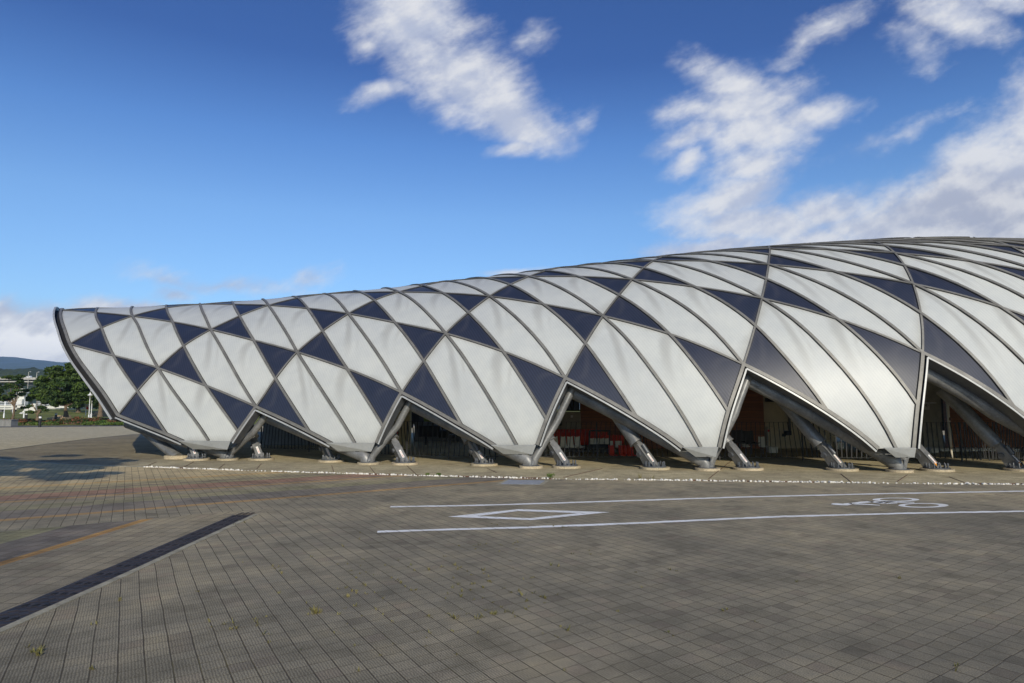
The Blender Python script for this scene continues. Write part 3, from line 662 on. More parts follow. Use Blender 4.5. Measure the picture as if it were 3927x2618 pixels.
for j, p in enumerate(STRUT_PX):
    a = arm0 if j == 0 else arm0.copy()
    if j:
        COL.objects.link(a)
        for ch in arm0.children:
            c = ch.copy(); COL.objects.link(c); c.parent = a
    arms.append(a)
pinv = parent_world(PAV).inverted()
for j, (a, p) in enumerate(zip(arms, STRUT_PX)):
    g = G(*p); a.parent = PAV; a.matrix_parent_inverse = pinv; a.location = g; a.rotation_euler = (0, 0, R((j-6)*1.2))
    if j % 2 == 0 and j > 2:   # damper barrel above the hinge
        mb = MB(); mb.tube([srot @ Vector((0, .15, .44)), srot @ Vector((0, .17, .70))], .058, 14); mb.tube([srot @ Vector((0, .148, .43)), srot @ Vector((0, .149, .441))], .034, 12, mi=1)
        o = mb.build('damper', [M['steel_dk'], M['hole']], None, smooth=40); o.parent = a
for j in (9, 10):
    mb = MB(); z = .10
    c = [srot @ Vector((x, .120, z+y)) for x, y in ((-.07, 0), (.07, 0), (.07, .10), (-.07, .10))]
    mb.add([c[0], c[1], c[2]], [(0, 1, 2)], 0); mb.add([c[0], c[2], c[3]], [(0, 1, 2)], 1)
    o = mb.build('hazard_mark', [M['vent'], M['orange']], None); o.parent = arms[j]
# plain raking leg under the open end
b = G(682, 1757); t = at(536, 1632, b.y+.9); mb = MB(); mb.tube([b+Vector((0, 0, .03)), b.lerp(t, .5), t, t+(t-b)*.25], .165, 20); mb.build('end_leg', M['steel'], PAV, smooth=40)
mb = MB(); mb.tube([b+Vector((0, 0, -.02)), b+Vector((0, 0, .10))], .42, 32); mb.build('footing', M['pad'], PAV, smooth=40)
# ------------------------------------------------------------------ painted markings
def ragged(poly, step=.11, amp=.008):
    out = []; n = len(poly)
    for a, b in zip(poly, poly[1:]+poly[:1]):
        a, b = Vector(a), Vector(b); L = (b-a).length; m = max(1, int(L/step))
        for k in range(m):
            p = a.lerp(b, k/m)
            if k: p = p+Vector((random.gauss(0, amp), random.gauss(0, amp)))
            out.append(p)
    return out
def paint(polys, name, label, cat, group=None):
    mb = MB()
    for outer in polys:
        if isinstance(outer, tuple):     # ring: outer and inner loops with equal counts
            o, i = outer; n = len(o)
            mb.add([(p[0], p[1], .0045) for p in o]+[(p[0], p[1], .0045) for p in i], [(k, (k+1) % n, n+(k+1) % n, n+k) for k in range(n)])
        else: mb.sheet(ragged([(p[0], p[1]) for p in outer]), .0045)
    return tag(mb.build(name, M['paint']), label, cat, group)
def gp(*pts): return [G(*p)[:2] for p in pts]
def ribbon(pts, w):
    P = [Vector(G(*p)[:2]) for p in pts]; L, Rr = [], []
    for k, p in enumerate(P):
        t = (P[min(k+1, len(P)-1)]-P[max(k-1, 0)]).normalized(); n = Vector((-t.y, t.x)); L.append(p+n*w/2); Rr.append(p-n*w/2)
    return L+Rr[::-1]
paint([ribbon([(1497,1943.5),(1795,1939),(2100,1930.5),(2400,1920.5),(2854,1906),(3375,1893.5),(3927,1883.5),(4500,1874)], .145)], 'lane_line', 'thin white painted line on the far side of the cycle lane, nearest the building', 'road marking', 'lines of the cycle lane')
paint([ribbon([(1447,2040),(1716,2031),(2000,2023.5),(2449,2006),(3000,1981),(3522,1967.5),(3927,1961),(4500,1952)], .135)], 'lane_line', 'thin white painted line on the near side of the cycle lane, closest to the viewer', 'road marking', 'lines of the cycle lane')
paint([(gp((1717,1982),(1987,1953),(2339,1964.5),(2037,1995)), gp((1829,1979.6),(1987,1960),(2220,1968),(2033,1987.5)))], 'lane_diamond', 'large hollow white painted diamond lying between the two cycle lane lines', 'road marking')
def el(cx, cy, rx, ry, n=40): return gp(*[(3100+(cx+rx*math.cos(2*math.pi*k/n))/2.844, 1850+(cy+ry*math.sin(2*math.pi*k/n))/2.844) for k in range(n)])
def zp(*pts): return gp(*[(3100+x/2.844, 1850+y/2.844) for x, y in pts])
paint([(el(955,188,256,20), el(955,187,176,14)), (el(1255,251,274,25), el(1240,250,186,17)),
  zp((245,238),(265,229),(310,227),(372,233),(430,226),(478,224),(470,242),(425,251),(340,249),(285,246)),
  zp((430,228),(560,211),(640,206),(720,208),(700,216),(600,226),(480,238)), zp((480,232),(600,233),(780,247),(782,253),(640,246),(490,240)),
  zp((640,206),(760,206),(860,228),(800,232),(720,222)), zp((760,206),(1158,214),(1156,221),(940,221),(800,216)), zp((840,228),(960,225),(975,230),(860,236)), zp((720,215),(900,204),(1000,206),(780,224))],
  'cycle_symbol', 'white painted bicycle rider symbol on the paving of the cycle lane', 'road marking')

# ------------------------------------------------------------------ drains
CH = empty('drain_channel', (-4.1, 8.0, 0), 'long dark iron slotted drain channel cutting diagonally across the paving', 'drain')
def chx(y): return -4.125-.0375*max(0, y-6.0)   # west edge
y0 = 4.6; w = .285
ylist = np.arange(3.4, 10.7, .36)
for ya in ylist:
    yb = min(ya+.352, 10.72); xa, xb = chx(ya), chx(yb); mb = MB()
    poly = [(xa, ya), (xa+w, ya), (xb+w, yb), (xb, yb)]
    mb.prism(poly, -.03, .006)
    for s in (.12, .42, .72):
        for k in range(3):
            yy = ya+.04+k*.105; x0 = chx(yy)+w*(s+.04*(k % 2)); mb.bar((x0, yy, .007), (x0+.055, yy+.055, .007), .010, .006)
    o = mb.build('cover', M['iron'], CH)
    for s in (.2, .5, .8):
        mb = MB(); mb.box((chx(ya)+w*s, ya+.335, .0065), (.042, .055, .004)); mb.build('slot', M['hole'], o)
mb = MB(); pts = [(chx(y)+w+.045, y, .002) for y in (3.2, 5, 7, 9, 10.8)]
for a, b in zip(pts, pts[1:]): mb.bar(a, b, .075, .012)
mb.build('concrete_edge', M['kerb'], CH)
g4 = [Vector(p) for p in gp((1921,1857),(2068,1858.5),(2090,1844),(1952,1841))]
ctr = sum(g4, Vector((0, 0)))/4
GR = empty('drain_grate', (ctr.x, ctr.y, 0), 'rectangular galvanised grate in a concrete frame beside the pebble strip', 'drain')
mb = MB(); big = [ctr+(p-ctr)*s for s in (1.0,) for p in g4]; out = [ctr+(p-ctr)*1.22 for p in g4]
n = 4; mb.add([(p.x, p.y, .006) for p in out]+[(p.x, p.y, .006) for p in g4], [(k, (k+1) % n, n+(k+1) % n, n+k) for k in range(n)]); mb.build('frame', M['kerb'], GR)
mb = MB(); mb.add([(p.x, p.y, .004) for p in g4], [(0, 1, 2, 3)]); mb.build('recess', M['hole'], GR)
mb = MB()
for k in range(25): a, b = g4[0].lerp(g4[1], (k+.5)/25), g4[3].lerp(g4[2], (k+.5)/25); mb.bar((*a, .010), (*b, .010), .020, .012)
for k in range(9): a, b = g4[0].lerp(g4[3], (k+.5)/9), g4[1].lerp(g4[2], (k+.5)/9); mb.bar((*a, .010), (*b, .010), .016, .013)
mb.build('bars', M['grate'], GR)
# ------------------------------------------------------------------ weeds
def tuft(mb, c, n, h, spread, lean=.6):
    for _ in range(n):
        a = random.random()*6.283; r = random.random()*spread; p = Vector((c[0]+math.cos(a)*r, c[1]+math.sin(a)*r, 0)); L = h*random.uniform(.5, 1.2)
        t = p+Vector((math.cos(a)*L*lean, math.sin(a)*L*lean, L)); m_ = p.lerp(t, .55)+Vector((0, 0, L*.12)); w_ = Vector((-math.sin(a), math.cos(a), 0))*.0035*random.uniform(.7, 1.5)
        mb.add([p-w_, p+w_, m_+w_*.8, t, m_-w_*.8], [(0, 1, 2, 3, 4)])
mb = MB(); n1 = Vector((math.cos(R(29.3)), math.sin(R(29.3)))); n2 = Vector((math.cos(R(127)), math.sin(R(127))))
def onjoint(px, py, horiz):
    p = Vector(G(px, py)[:2])
    if horiz: d = p.dot(n2); p += n2*((round(d/.1485))*.1485-d)
    else: d = p.dot(n1)-.025; p += n1*(round(d/.1534)*.1534-d)
    return p
for px, py, s in [(1200,2345,22),(1175,2350,10),(1215,2350,10),(1060,2178,5),(1070,2195,4),(1345,2260,6),(1375,2275,6),(1400,2250,5),(1320,2290,5),(1350,2325,6),(1530,2230,6),(1580,2260,5),(1620,2190,6),(1700,2175,6),(1760,2175,9),(1800,2195,8),(1840,2190,8),(1860,2230,8),(1830,2240,6),(1740,2250,6),(1800,2260,8),(1860,2250,6),(1760,2285,6),(1840,2090,7),(1990,2082,6),(1900,2095,4),(1975,2270,10),(2010,2282,6),(1780,2365,12),(1850,2370,12),(1890,2345,9),(1955,2352,9),(1990,2300,8),(2100,2290,10),(2070,2292,8),(2175,2400,9),(2130,2165,4),(2150,2028,4),(1885,2015,5),(2588,2192,3),(2580,2430,7),(2800,2343,5),(2255,2120,3),(3060,2230,6),(3705,2568,6),(3450,2215,3),(140,2510,18),(130,2490,12),(365,2395,8),(345,2570,6),(850,2390,6),(890,2410,9),(1000,2390,8),(980,2380,6),(895,2010,10),(500,2300,3),(820,2380,4),(1310,2100,2),(1020,2430,5)]:
    for _ in range(max(2, s//3)): tuft(mb, onjoint(px+random.gauss(0, 14), py+random.gauss(0, 6), random.random() < .5), random.randint(3, 7), random.uniform(.012, .034), .02, .9)
for _ in range(110):
    x_ = random.gauss(1650, 330); y_ = random.gauss(2250, 130); tuft(mb, onjoint(x_, y_, random.random() < .5), random.randint(2, 5), random.uniform(.008, .022), .018, .9)
stuff(mb.build('joint_grass', M['dry_grass']), 'yellow green grass tufts growing in the paving joints', 'grass')
def leaf_clump(mb, c, rx, ry, rz, n, s, mi=None, fill=.75, flat=.5):
    g = RNG.normal(size=(n, 3)); g /= np.linalg.norm(g, axis=1)[:, None]; rr = (1-(1-RNG.random(n)**.5)*fill)[:, None]
    P = np.array(c)+g*rr*np.array([rx, ry, rz]); nn = g*np.array([1, 1, 1.0])+RNG.normal(size=(n, 3))*.8; nn[:, 2] += flat; nn /= np.linalg.norm(nn, axis=1)[:, None]
    u = np.cross(nn, RNG.normal(size=(n, 3))); u /= np.linalg.norm(u, axis=1)[:, None]; w_ = np.cross(nn, u); sz = (s*(.55+.9*RNG.random(n)))[:, None]
    V = np.stack([P-u*sz, P-w_*sz*.45+nn*sz*.1, P+u*sz, P+w_*sz*.45+nn*sz*.1], 1).reshape(-1, 3)
    o = len(mb.v); mb.v += V.tolist(); mb.f += [(o+4*k, o+4*k+1, o+4*k+2, o+4*k+3) for k in range(n)]
    mb.mi += (RNG.random(n) < .35).astype(int).tolist() if mi is None else [mi]*n
for px, py, r, nm in [(2112,1832,.11,'bushy green weed sprouting beside the drain grate'),(1640,1822,.05,'small flat green weed in the pebble strip, left of the grate'),(1682,1823,.06,'small spreading green weed in the pebbles, just left of the grate'),(2455,1836,.06,'thin upright grass weed at the apron edge below the middle foot')]:
    c = G(px, py); W_ = empty('weed', c, nm, 'weed', 'weeds along the pebble strip'); mb = MB()
    if 'upright' in nm: tuft(mb, c, 22, .13, .05, .35); tuft(mb, c+Vector((.28, -.02, 0)), 16, .10, .05, .4)
    else: leaf_clump(mb, (c.x, c.y, r*.55), r, r*.7, r*.55, 160, .018, 0)
    mb.build('leaves', M['hedge_green'] if 'upright' not in nm else M['dry_grass'], W_)
    mb = MB(); mb.tube([c, c+Vector((.01, 0, r*.6))], .004, 5); mb.build('stem', M['hedge_green'], W_)
# ------------------------------------------------------------------ fence behind the feet
FL = [(1000,1727),(1185,1732),(1385,1747),(1560,1757),(1720,1760),(1900,1762),(2290,1764),(2470,1764.5),(2760,1765),(3080,1766.5),(3400,1768),(3690,1769),(3990,1769)]
where = ['seen far left, in the dark gap right of the first foot','left part of the second gap, behind the second foot','behind the second foot, left of the red extinguisher','in the second gap, below the olive wall','in the second gap, right of the olive wall','behind the third foot from the left','in the third gap, in front of the red seats','in the third gap, its short right end','behind the fourth foot from the left','in the fourth gap, in front of the cream wall','in the fourth gap, its right end behind the raking strut','in the last gap, left of the rusty pole']
for k, (a, b) in enumerate(zip(FL, FL[1:])):
    a, b = G(*a), G(*b); t = (b-a).normalized(); L = (b-a).length; n = Vector((-t.y, t.x, 0))
    F = empty('bar_fence', a, 'black bar fence '+where[k], 'fence', 'black bar fence sections')
    mb = MB(); mb.box(a+Vector((0, 0, .60)), (.035, .035, 1.20)); mb.build('post', M['black'], F)
    mb = MB(); mb.bar(a+Vector((0, 0, .10)), b+Vector((0, 0, .10)), .012, .016); mb.build('rail', M['black'], F); mb = MB(); mb.bar(a+Vector((0, 0, 1.20)), b+Vector((0, 0, 1.20)), .008, .010); mb.build('rail', M['black'], F)
    mb = MB(); thick = .033 if k in (3, 4, 9, 10, 11) else (.026 if k in (0, 1, 2) else .018); nb = max(4, int(L/(.15 if k != 11 else .085)))
    for q in range(nb):
        s = (q+.5)/nb; lean = (.16-.32*s)*(1 if k % 2 == 0 else -1)+random.gauss(0, .01 if k != 11 else .05)
        p = a.lerp(b, s); o = Vector((0, 0, .10)) if k != 11 else Vector((0, 0, random.uniform(.02, .1)))
        q0 = p+o-t*lean*.5; q1 = p+Vector((0, 0, 1.20))+t*lean*.5; mb.bar(q0, q1, thick, .010, up=n)
    mb.build('bars', M['black'], F)
# ------------------------------------------------------------------ what is seen inside
def wall(name, px0, px1, Y, z1, m, label, y_th=.2, z0=0, dY=0):
    x0, x1 = at(px0, 1600, Y).x, at(px1, 1600, Y+dY).x; mb = MB()
    mb.prism([(x0, Y), (x1, Y+dY), (x1, Y+dY+y_th), (x0, Y+y_th)], z0, z1); return tag(mb.build(name, m, bevel=.01), label, 'wall')
wall('timber_wall', 2226, 2930, 28.0, 4.6, M['timber'], 'tall brown timber clad wall inside the pavilion, left of the cream wall')
wall('concrete_wall', 2100, 2226, 27.6, 1.50, M['greywall'], 'low grey concrete wall inside, behind the red seats')
CW = wall('cream_wall', 2930, 3200, 28.2, 4.4, M['cream'], 'cream plastered wall inside the pavilion with a dark vent')
wall('concrete_wall', 3420, 3612, 28.0, 3.6, M['greywall'], 'tall grey green wall in the last gap, left of the rusty pole')
wall('timber_wall', 3630, 4100, 29.0, 4.6, M['timber'], 'dark timber wall at the far right, behind the dense bars')
wall('olive_wall', 1500, 1573, 27.5, 1.52, M['olive'], 'low khaki plastered wall inside the second gap, beside the red extinguisher', .4)
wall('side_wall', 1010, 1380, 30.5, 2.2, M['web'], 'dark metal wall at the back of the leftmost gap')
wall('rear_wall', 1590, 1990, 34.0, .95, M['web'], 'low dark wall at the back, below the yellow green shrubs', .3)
def flat_box(name, px0, py0, px1, py1, Y, th, m, label, cat, **kw):
    a, b = at(px0, py0, Y), at(px1, py1, Y); mb = MB(); mb.box(((a.x+b.x)/2, Y, (a.z+b.z)/2), (abs(b.x-a.x), th, abs(a.z-b.z))); return tag(mb.build(name, m, bevel=kw.get('bevel', .006)), label, cat)
o = flat_box('vent_grille', 2936, 1525.5, 2970, 1540.5, 28.13, .12, M['vent'], 'black rectangular vent high on the cream wall', 'vent')
WN = empty('window', at(2190, 1560, 28.4), 'tinted window with a slanting brace above the low grey wall', 'window')
a, b = at(2150, 1508, 28.4), at(2222, 1576, 28.4); mb = MB(); mb.box(((a.x+b.x)/2, 28.4, (a.z+b.z)/2), (b.x-a.x, .03, a.z-b.z)); mb.build('pane', M['tint_glass'], WN)
mb = MB()
for p, q in (((2150,1508),(2150,1576)),((2203,1508),(2196,1576)),((2150,1573),(2224,1573)),((2174,1522),(2193,1570)),((2150,1508),(2224,1508))): mb.bar(at(*p, 28.33), at(*q, 28.33), .06, .06, up=Vector((0, 1, 0)))
mb.build('frame', M['black'], WN)
W2 = empty('window', at(1580, 1570, 34.5), 'blue tinted window with a black mullion above the khaki wall', 'window')
a, b = at(1530, 1548, 34.5), at(1625, 1625, 34.5); mb = MB(); mb.box(((a.x+b.x)/2, 34.5, (a.z+b.z)/2), (b.x-a.x, .03, a.z-b.z)); mb.build('pane', M['tint_glass'], W2)
mb = MB(); mb.bar(at(1572,1545,34.4), at(1580,1640,34.4), .07, .07)
for x_ in range(1584, 1606, 5): mb.bar(at(x_,1590,34.4), at(x_,1630,34.4), .02, .02)
mb.bar(at(1580,1590,34.4), at(1606,1590,34.4), .02, .02); mb.build('frame', M['black'], W2)
mb = MB(); p = at(2181, 1598, 27.5); SG = flat_box('wall_sign', 2188, 1592, 2197, 1601, 27.47, .02, M['sticker'], 'small white and blue sign on the low grey wall', 'sign')
flat_box('doorway', 2136, 1588, 2156, 1632, 27.5, .06, M['vent'], 'dark narrow door recess in the low grey wall', 'door')
# extinguisher
p = at(1521, 1663, 26.0); g0 = p.copy(); EX = empty('fire_extinguisher', (p.x, p.y, p.z), 'red fire extinguisher hanging by the khaki wall', 'fire extinguisher')
mb = MB(); mb.tube([p+Vector((0, 0, z)) for z in (0, .02, .20, .25, .28)], [.05, .06, .06, .04, .02], 14); mb.build('body', M['red'], EX, smooth=40)
mb = MB(); mb.bar(p+Vector((-.02, 0, .29)), p+Vector((.05, 0, .31)), .02, .02); mb.build('handle', M['vent'], EX)
# pillar and board with the letter N
PO = empty('leaning_pole', G(3644, 1752), 'rusty white pole leaning in the last gap', 'pole'); mb = MB(); mb.tube([G(3650, 1756), at(3640, 1640, 23.0), at(3627, 1468, 23.0)], [.04, .045, .05], 10); mb.build('shaft', M['white_seat'], PO, smooth=True)
mb = MB(); c = at(3641, 1606, 23.0); mb.tube([c-Vector((0, 0, .05)), c+Vector((0, 0, .05))], .06, 10); mb.build('collar', M['rust'], PO)
NB = empty('notice_board', at(3555, 1550, 27.8), 'small cream notice with the letter N beside a circle, under a strip light', 'sign')
a, b = at(3525, 1547, 27.8), at(3565, 1570, 27.8); mb = MB(); mb.box(((a.x+b.x)/2, 27.8, (a.z+b.z)/2), (b.x-a.x, .02, a.z-b.z)); mb.build('panel', M['white_seat'], NB)
fc = bpy.data.curves.new('letter', 'FONT'); fc.body = 'N'; fc.size = .17; fc.extrude = .004; tmp = bpy.data.objects.new('letter', fc); COL.objects.link(tmp)
dg = bpy.context.evaluated_depsgraph_get(); me = bpy.data.meshes.new_from_object(tmp.evaluated_get(dg)); bpy.data.objects.remove(tmp); me.materials.clear(); me.materials.append(M['vent'])
lo = bpy.data.objects.new('letter', me); COL.objects.link(lo); lo.parent = NB; lo.matrix_parent_inverse = parent_world(NB).inverted(); q = at(3541.5, 1558.5, 27.78); lo.location = q; lo.rotation_euler = (math.pi/2, 0, 0)
mb = MB(); q = at(3556, 1554, 27.785); pts = [q+Vector((math.cos(t)*.045, 0, math.sin(t)*.045)) for t in np.linspace(0, 6.283, 21)]; mb.tube(pts, .006, 6, caps=False); mb.bar(q-Vector((.03, 0, 0)), q+Vector((.03, 0, 0)), .006, .008); mb.build('ring_symbol', M['vent'], NB)
mb = MB(); mb.bar(at(3525, 1564, 27.785), at(3562, 1564, 27.785), .006, .012); mb.build('text_line', M['vent'], NB)
mb = MB(); mb.bar(at(3528, 1544.5, 27.8), at(3590, 1544.5, 27.8), .04, .03); tag(mb.build('strip_light', M['whitepaint']), 'thin white strip light above the notice with the letter N', 'lamp')
# services on the cream wall
PI = empty('wall_conduit', at(3026, 1560, 28.1), 'grey conduit with a switch box on the cream wall', 'conduit')
mb = MB(); mb.tube([at(3023, 1535, 28.12), at(3030, 1655, 28.12)], .05, 8); mb.build('pipe', M['steel_dk'], PI); mb = MB(); a = at(3022, 1660, 28.1); mb.box(a, (.25, .12, .18)); mb.box(a+Vector((-.18, -.02, -.08)), (.12, .1, .12)); mb.build('box', M['vent'], PI, bevel=.01)
HY = flat_box('hose_cabinet', 2942, 1636, 2966, 1715, 28.05, .18, M['cream'], 'cream hydrant cabinet with a red label on the cream wall', 'cabinet'); a = at(2948, 1651, 27.95); mb = MB(); mb.box(a, (.09, .01, .08)); o = mb.build('label', M['red'], HY)
# seats
def make_seat(m, name, wide=1.0):
    t = empty(name, (0, 0, 0)); mb = MB(); w_ = .44*wide
    prof = [(.0, .40), (.20, .38), (.40, .40), (.44, .46), (.47, .62), (.50, .80)]; xs = np.linspace(-1, 1, 7)
    P = np.array([[(x*w_/2*(1-.12*abs(x)*(j/5)), -y, z+.025*x*x) for x in xs] for j, (y, z) in enumerate(prof)]); P[..., 1] += .24
    B = P.copy(); B[..., 1] += np.array([0, 0, .01, .035, .035, .03])[:, None]*-1; B[..., 2] -= np.array([.035, .035, .035, .01, 0, 0])[:, None]
    mb.grid(P); mb.grid(B, flip=True); h, w0 = P.shape[:2]; o = 0; n_ = h*w0
    ring = list(range(w0))+[k*w0+w0-1 for k in range(1, h)]+[(h-1)*w0+k for k in range(w0-2, -1, -1)]+[k*w0 for k in range(h-2, 0, -1)]
    for p_, q_ in zip(ring, ring[1:]+ring[:1]): mb.f.append((p_, n_+p_, n_+q_, q_)); mb.mi.append(0)
    mb.build('shell', m, t, smooth=50)
    mb = MB(); mb.bar((0, .02, .0), (0, .02, .37), .06, .05); mb.bar((-.2, .02, .355), (.2, .02, .355), .05, .03); mb.build('pedestal', M['steel_dk'], t); return t
def seat_row(proto, first, pts, rz, labs, cat, group, scl=(.52, .6, .8)):
    for k, p in enumerate(pts):
        o = proto if first and k == 0 else copy_tree(proto); o.location = p; o.rotation_euler = (0, 0, rz); o.scale = scl
        tag(o, labs(k), cat, group)
rp = make_seat(M['red_seat'], 'red_chair'); k0 = 0
ordn = ['first','second','third','fourth','fifth','sixth','seventh','eighth','ninth','tenth','eleventh']
for row, (x0, Y, z, n_) in enumerate([(2122, 27.0, .17, 8), (2128, 26.2, .08, 9), (2136, 25.4, .0, 11)]):
    xa = at(x0, 1700, Y).x; rn = ['back row','middle row','front row'][row]
    seat_row(rp, row == 0, [Vector((xa+k*.235*(1.0), Y+k*.02, z)) for k in range(n_)], R(8), lambda k, rn=rn: 'small red plastic seat, '+ordn[k]+' from the left in the '+rn, 'seat', 'red seats inside the third gap')
for k, (px, py, Y) in enumerate([(2332,1672,25.6),(2372,1674,25.8)]):
    o = copy_tree(rp); o.location = (at(px, py, Y).x, Y, .0); o.rotation_euler = (0, 0, R(-70)); tag(o, ['single red seat standing alone right of the black frame','single red seat standing alone, furthest right against the timber wall'][k], 'seat', 'red seats inside the third gap')
for k, px in enumerate((2352, 2390, 2412, 2426)):
    o = copy_tree(rp); o.location = (at(px, 1712, 24.0).x, 24.0, -.30); o.rotation_euler = (0, 0, R(200)); tag(o, ordn[k]+' from left of the low red seats beside the white screens', 'seat', 'red seats inside the third gap')
mb = MB(); xa = at(2118, 1700, 27).x; mb.box((xa+1.0, 27.0, .085), (2.6, .8, .17)); mb.box((xa+1.05, 26.2, .04), (2.8, .8, .08)); tag(mb.build('seating_step', M['greywall'], bevel=.01), 'low concrete steps carrying the rows of red seats', 'steps')
wp = make_seat(M['white_seat'], 'cream_chair')
seat_row(wp, True, [at(px, 1705, 23.6)*1 for px in (2136, 2168, 2195, 2222)], R(205), lambda k: 'cream seat, back turned, '+ordn[k]+' from left before the red seats', 'seat', 'cream seats inside')
for q in [o for o in bpy.data.objects if o.name.startswith('cream_chair')]: q.location.z = 0; q.scale = (.56, .6, .82)
for k, px in enumerate((2275, 2293, 2311, 2328)):
    o = copy_tree(wp); o.location = (at(px, 1700, 25).x, 25.0, -.12); o.rotation_euler = (0, 0, R(190)); tag(o, 'cream plastic seat seen through the black frame, '+ordn[k]+' from the left', 'seat', 'cream seats inside'); o.scale = (.56, .6, .82)
for k, px in enumerate((2925, 2860)):
    o = copy_tree(wp); o.location = (at(px, 1700, 25).x, 25.0, -.06); o.rotation_euler = (0, 0, R(175)); tag(o, ['cream seat right of the dark office chair by the cream wall','cream seat hidden behind the dark office chairs'][k], 'seat', 'cream seats inside')
dp = make_seat(M['dark_seat'], 'office_chair', 1.0)
for k, (px, z) in enumerate(((2880, .02), (2835, .05))):
    o = dp if k == 0 else copy_tree(dp); o.location = (at(px, 1700, 24.4).x, 24.4, z); o.rotation_euler = (0, 0, R(185-10*k)); tag(o, ['dark office chair in front of the timber wall, the right one of two','dark office chair in front of the timber wall, half hidden by the strut'][k], 'chair', 'dark office chairs')
FR = empty('goal_frame', G(2300, 1722), 'black rectangular frame standing in front of the red seats', 'frame'); mb = MB()
c4 = [at(2260, 1651, 24.6), at(2338, 1651, 24.6), at(2338, 1717, 24.6), at(2260, 1717, 24.6)]
for p, q in zip(c4, c4[1:]+c4[:1]): mb.bar(p, q, .05, .06, up=Vector((0, 1, 0)))
mb.build('frame', M['black'], FR); a, b = at(2260, 1703, 24.62), at(2338, 1717, 24.62); mb = MB(); mb.box(((a.x+b.x)/2, 24.62, (a.z+b.z)/2), (b.x-a.x, .03, a.z-b.z)); mb.build('panel', M['vent'], FR)
for k, (x0, x1, lab) in enumerate(((2340,2351,'white folding panel leaning at the right of the black frame'),(2360,2384,'white crumpled panel among the low red seats'))):
    flat_box('folding_screen', x0, 1690, x1, 1716, 24.3, .05, M['white_seat'], lab, 'panel')
for k, (x0, y0_, x1, y1_, lab) in enumerate(((2943,1712,2978,1735,'cream storage box on the floor by the cream wall'),(3125,1695,3180,1725,'cream box behind the fence, below the fourth raking strut'),(3200,1695,3230,1722,'cream box furthest right in the fourth gap'),(3560,1716,3590,1735,'white bundle on the floor behind the dense bars'),(3600,1718,3900,1730,'long low cream ledge behind the dense bars'))):
    flat_box('storage_box', x0, y0_, x1, y1_, 25.2, .35, M['white_seat'], lab, 'box', bevel=.03)
mb = MB()
for cx, cz, r_ in ((1640,1608,.45),(1612,1612,.35),(1660,1615,.5),(1690,1625,.4)): p = at(cx, cz, 36.5); leaf_clump(mb, (p.x, p.y, p.z), r_, r_, r_*.9, 260, .07, 0)
SH = empty('yellow_shrub', (at(1650, 1600, 36.5).x, 36.5, 0), 'sunlit yellow green shrub seen through the bars of the second gap', 'shrub'); mb.build('leaves', M['yellow_leaf'], SH)
mb = MB(); p = at(1650, 1615, 36.5); mb.tube([(p.x, p.y, -.03), p], .05, 8); mb.build('stem', M['bark'], SH)
mb = MB(); p = at(1650, 1640, 31.0); mb.box((p.x, 31, .62), (.95, .6, .5)); mb.box((p.x+.75, 31.1, .48), (.7, .5, .35)); mb.box((p.x-.2, 31, .2), (.1, .1, .45)); mb.box((p.x+.9, 31, .16), (.1, .1, .4)); tag(mb.build('equipment_stack', M['vent'], bevel=.03), 'dark covered equipment stacked at the back of the second gap', 'equipment')
# dark crates
flat_box('dark_crate', 1722, 1665, 1747, 1680, 27.0, .4, M['vent'], 'small black crate on the floor in the second gap', 'crate')
# ------------------------------------------------------------------ background
def make_tree(name, base, trunk_top, r, clumps, n, s, mats, label, group='trees beyond the plaza', limbs=True):
    T = empty(name, base, label, 'tree', group); b = Vector(base); t = Vector(trunk_top)
    mb = MB(); mid = b.lerp(t, .5)+Vector((random.uniform(-.15, .15), 0, 0)); mb.tube([b-Vector((0, 0, .2)), b+Vector((0, 0, .15)), mid, t], [r*1.05, r*.8, r*.62, r*.45], 10)
    if limbs:
        for c in clumps:
            c0 = Vector(c[:3]); q = t.lerp(c0, .5)+Vector((0, 0, -.15)); mb.tube([mid.lerp(t, .8), t.lerp(q, .5)+Vector((0, 0, .1)), q, t.lerp(c0, .92)], [r*.36, r*.28, r*.20, r*.08], 6)
    mb.build('trunk', M['bark'], T, smooth=50)
    mb = MB(); tot = sum(c[3]*c[4]*c[5] for c in clumps)
    for c in clumps:
        k = max(40, int(n*(c[3]*c[4]*c[5])**.66/sum((d[3]*d[4]*d[5])**.66 for d in clumps)))
        # each bough breaks into smaller sprays
        m_ = max(5, int(7*(c[3]*c[4]*c[5])**.33)); 
        for _ in range(m_):
            g = RNG.normal(size=3); g /= np.linalg.norm(g); p = np.array(c[:3])+g*np.array(c[3:6])*RNG.uniform(.45, 1.0); f = RNG.uniform(.28, .5)
            leaf_clump(mb, p, c[3]*f, c[4]*f, c[5]*f*.7, int(k/m_)+4, s, None, .7)
    mb.build('crown', mats, T)
    return T
def P3(px, py, Y): return tuple(at(px, py, Y))
def cl(px, py, Y, rx, rz, ry=None):
    p = at(px, py, Y); k = Y/F_PX; return (p.x, p.y, p.z, rx*k, (ry or rx)*k, rz*k)
L1 = [M['leaf_dark'], M['leaf']]; L2 = [M['leaf'], M['leaf_dark']]
Y = 72
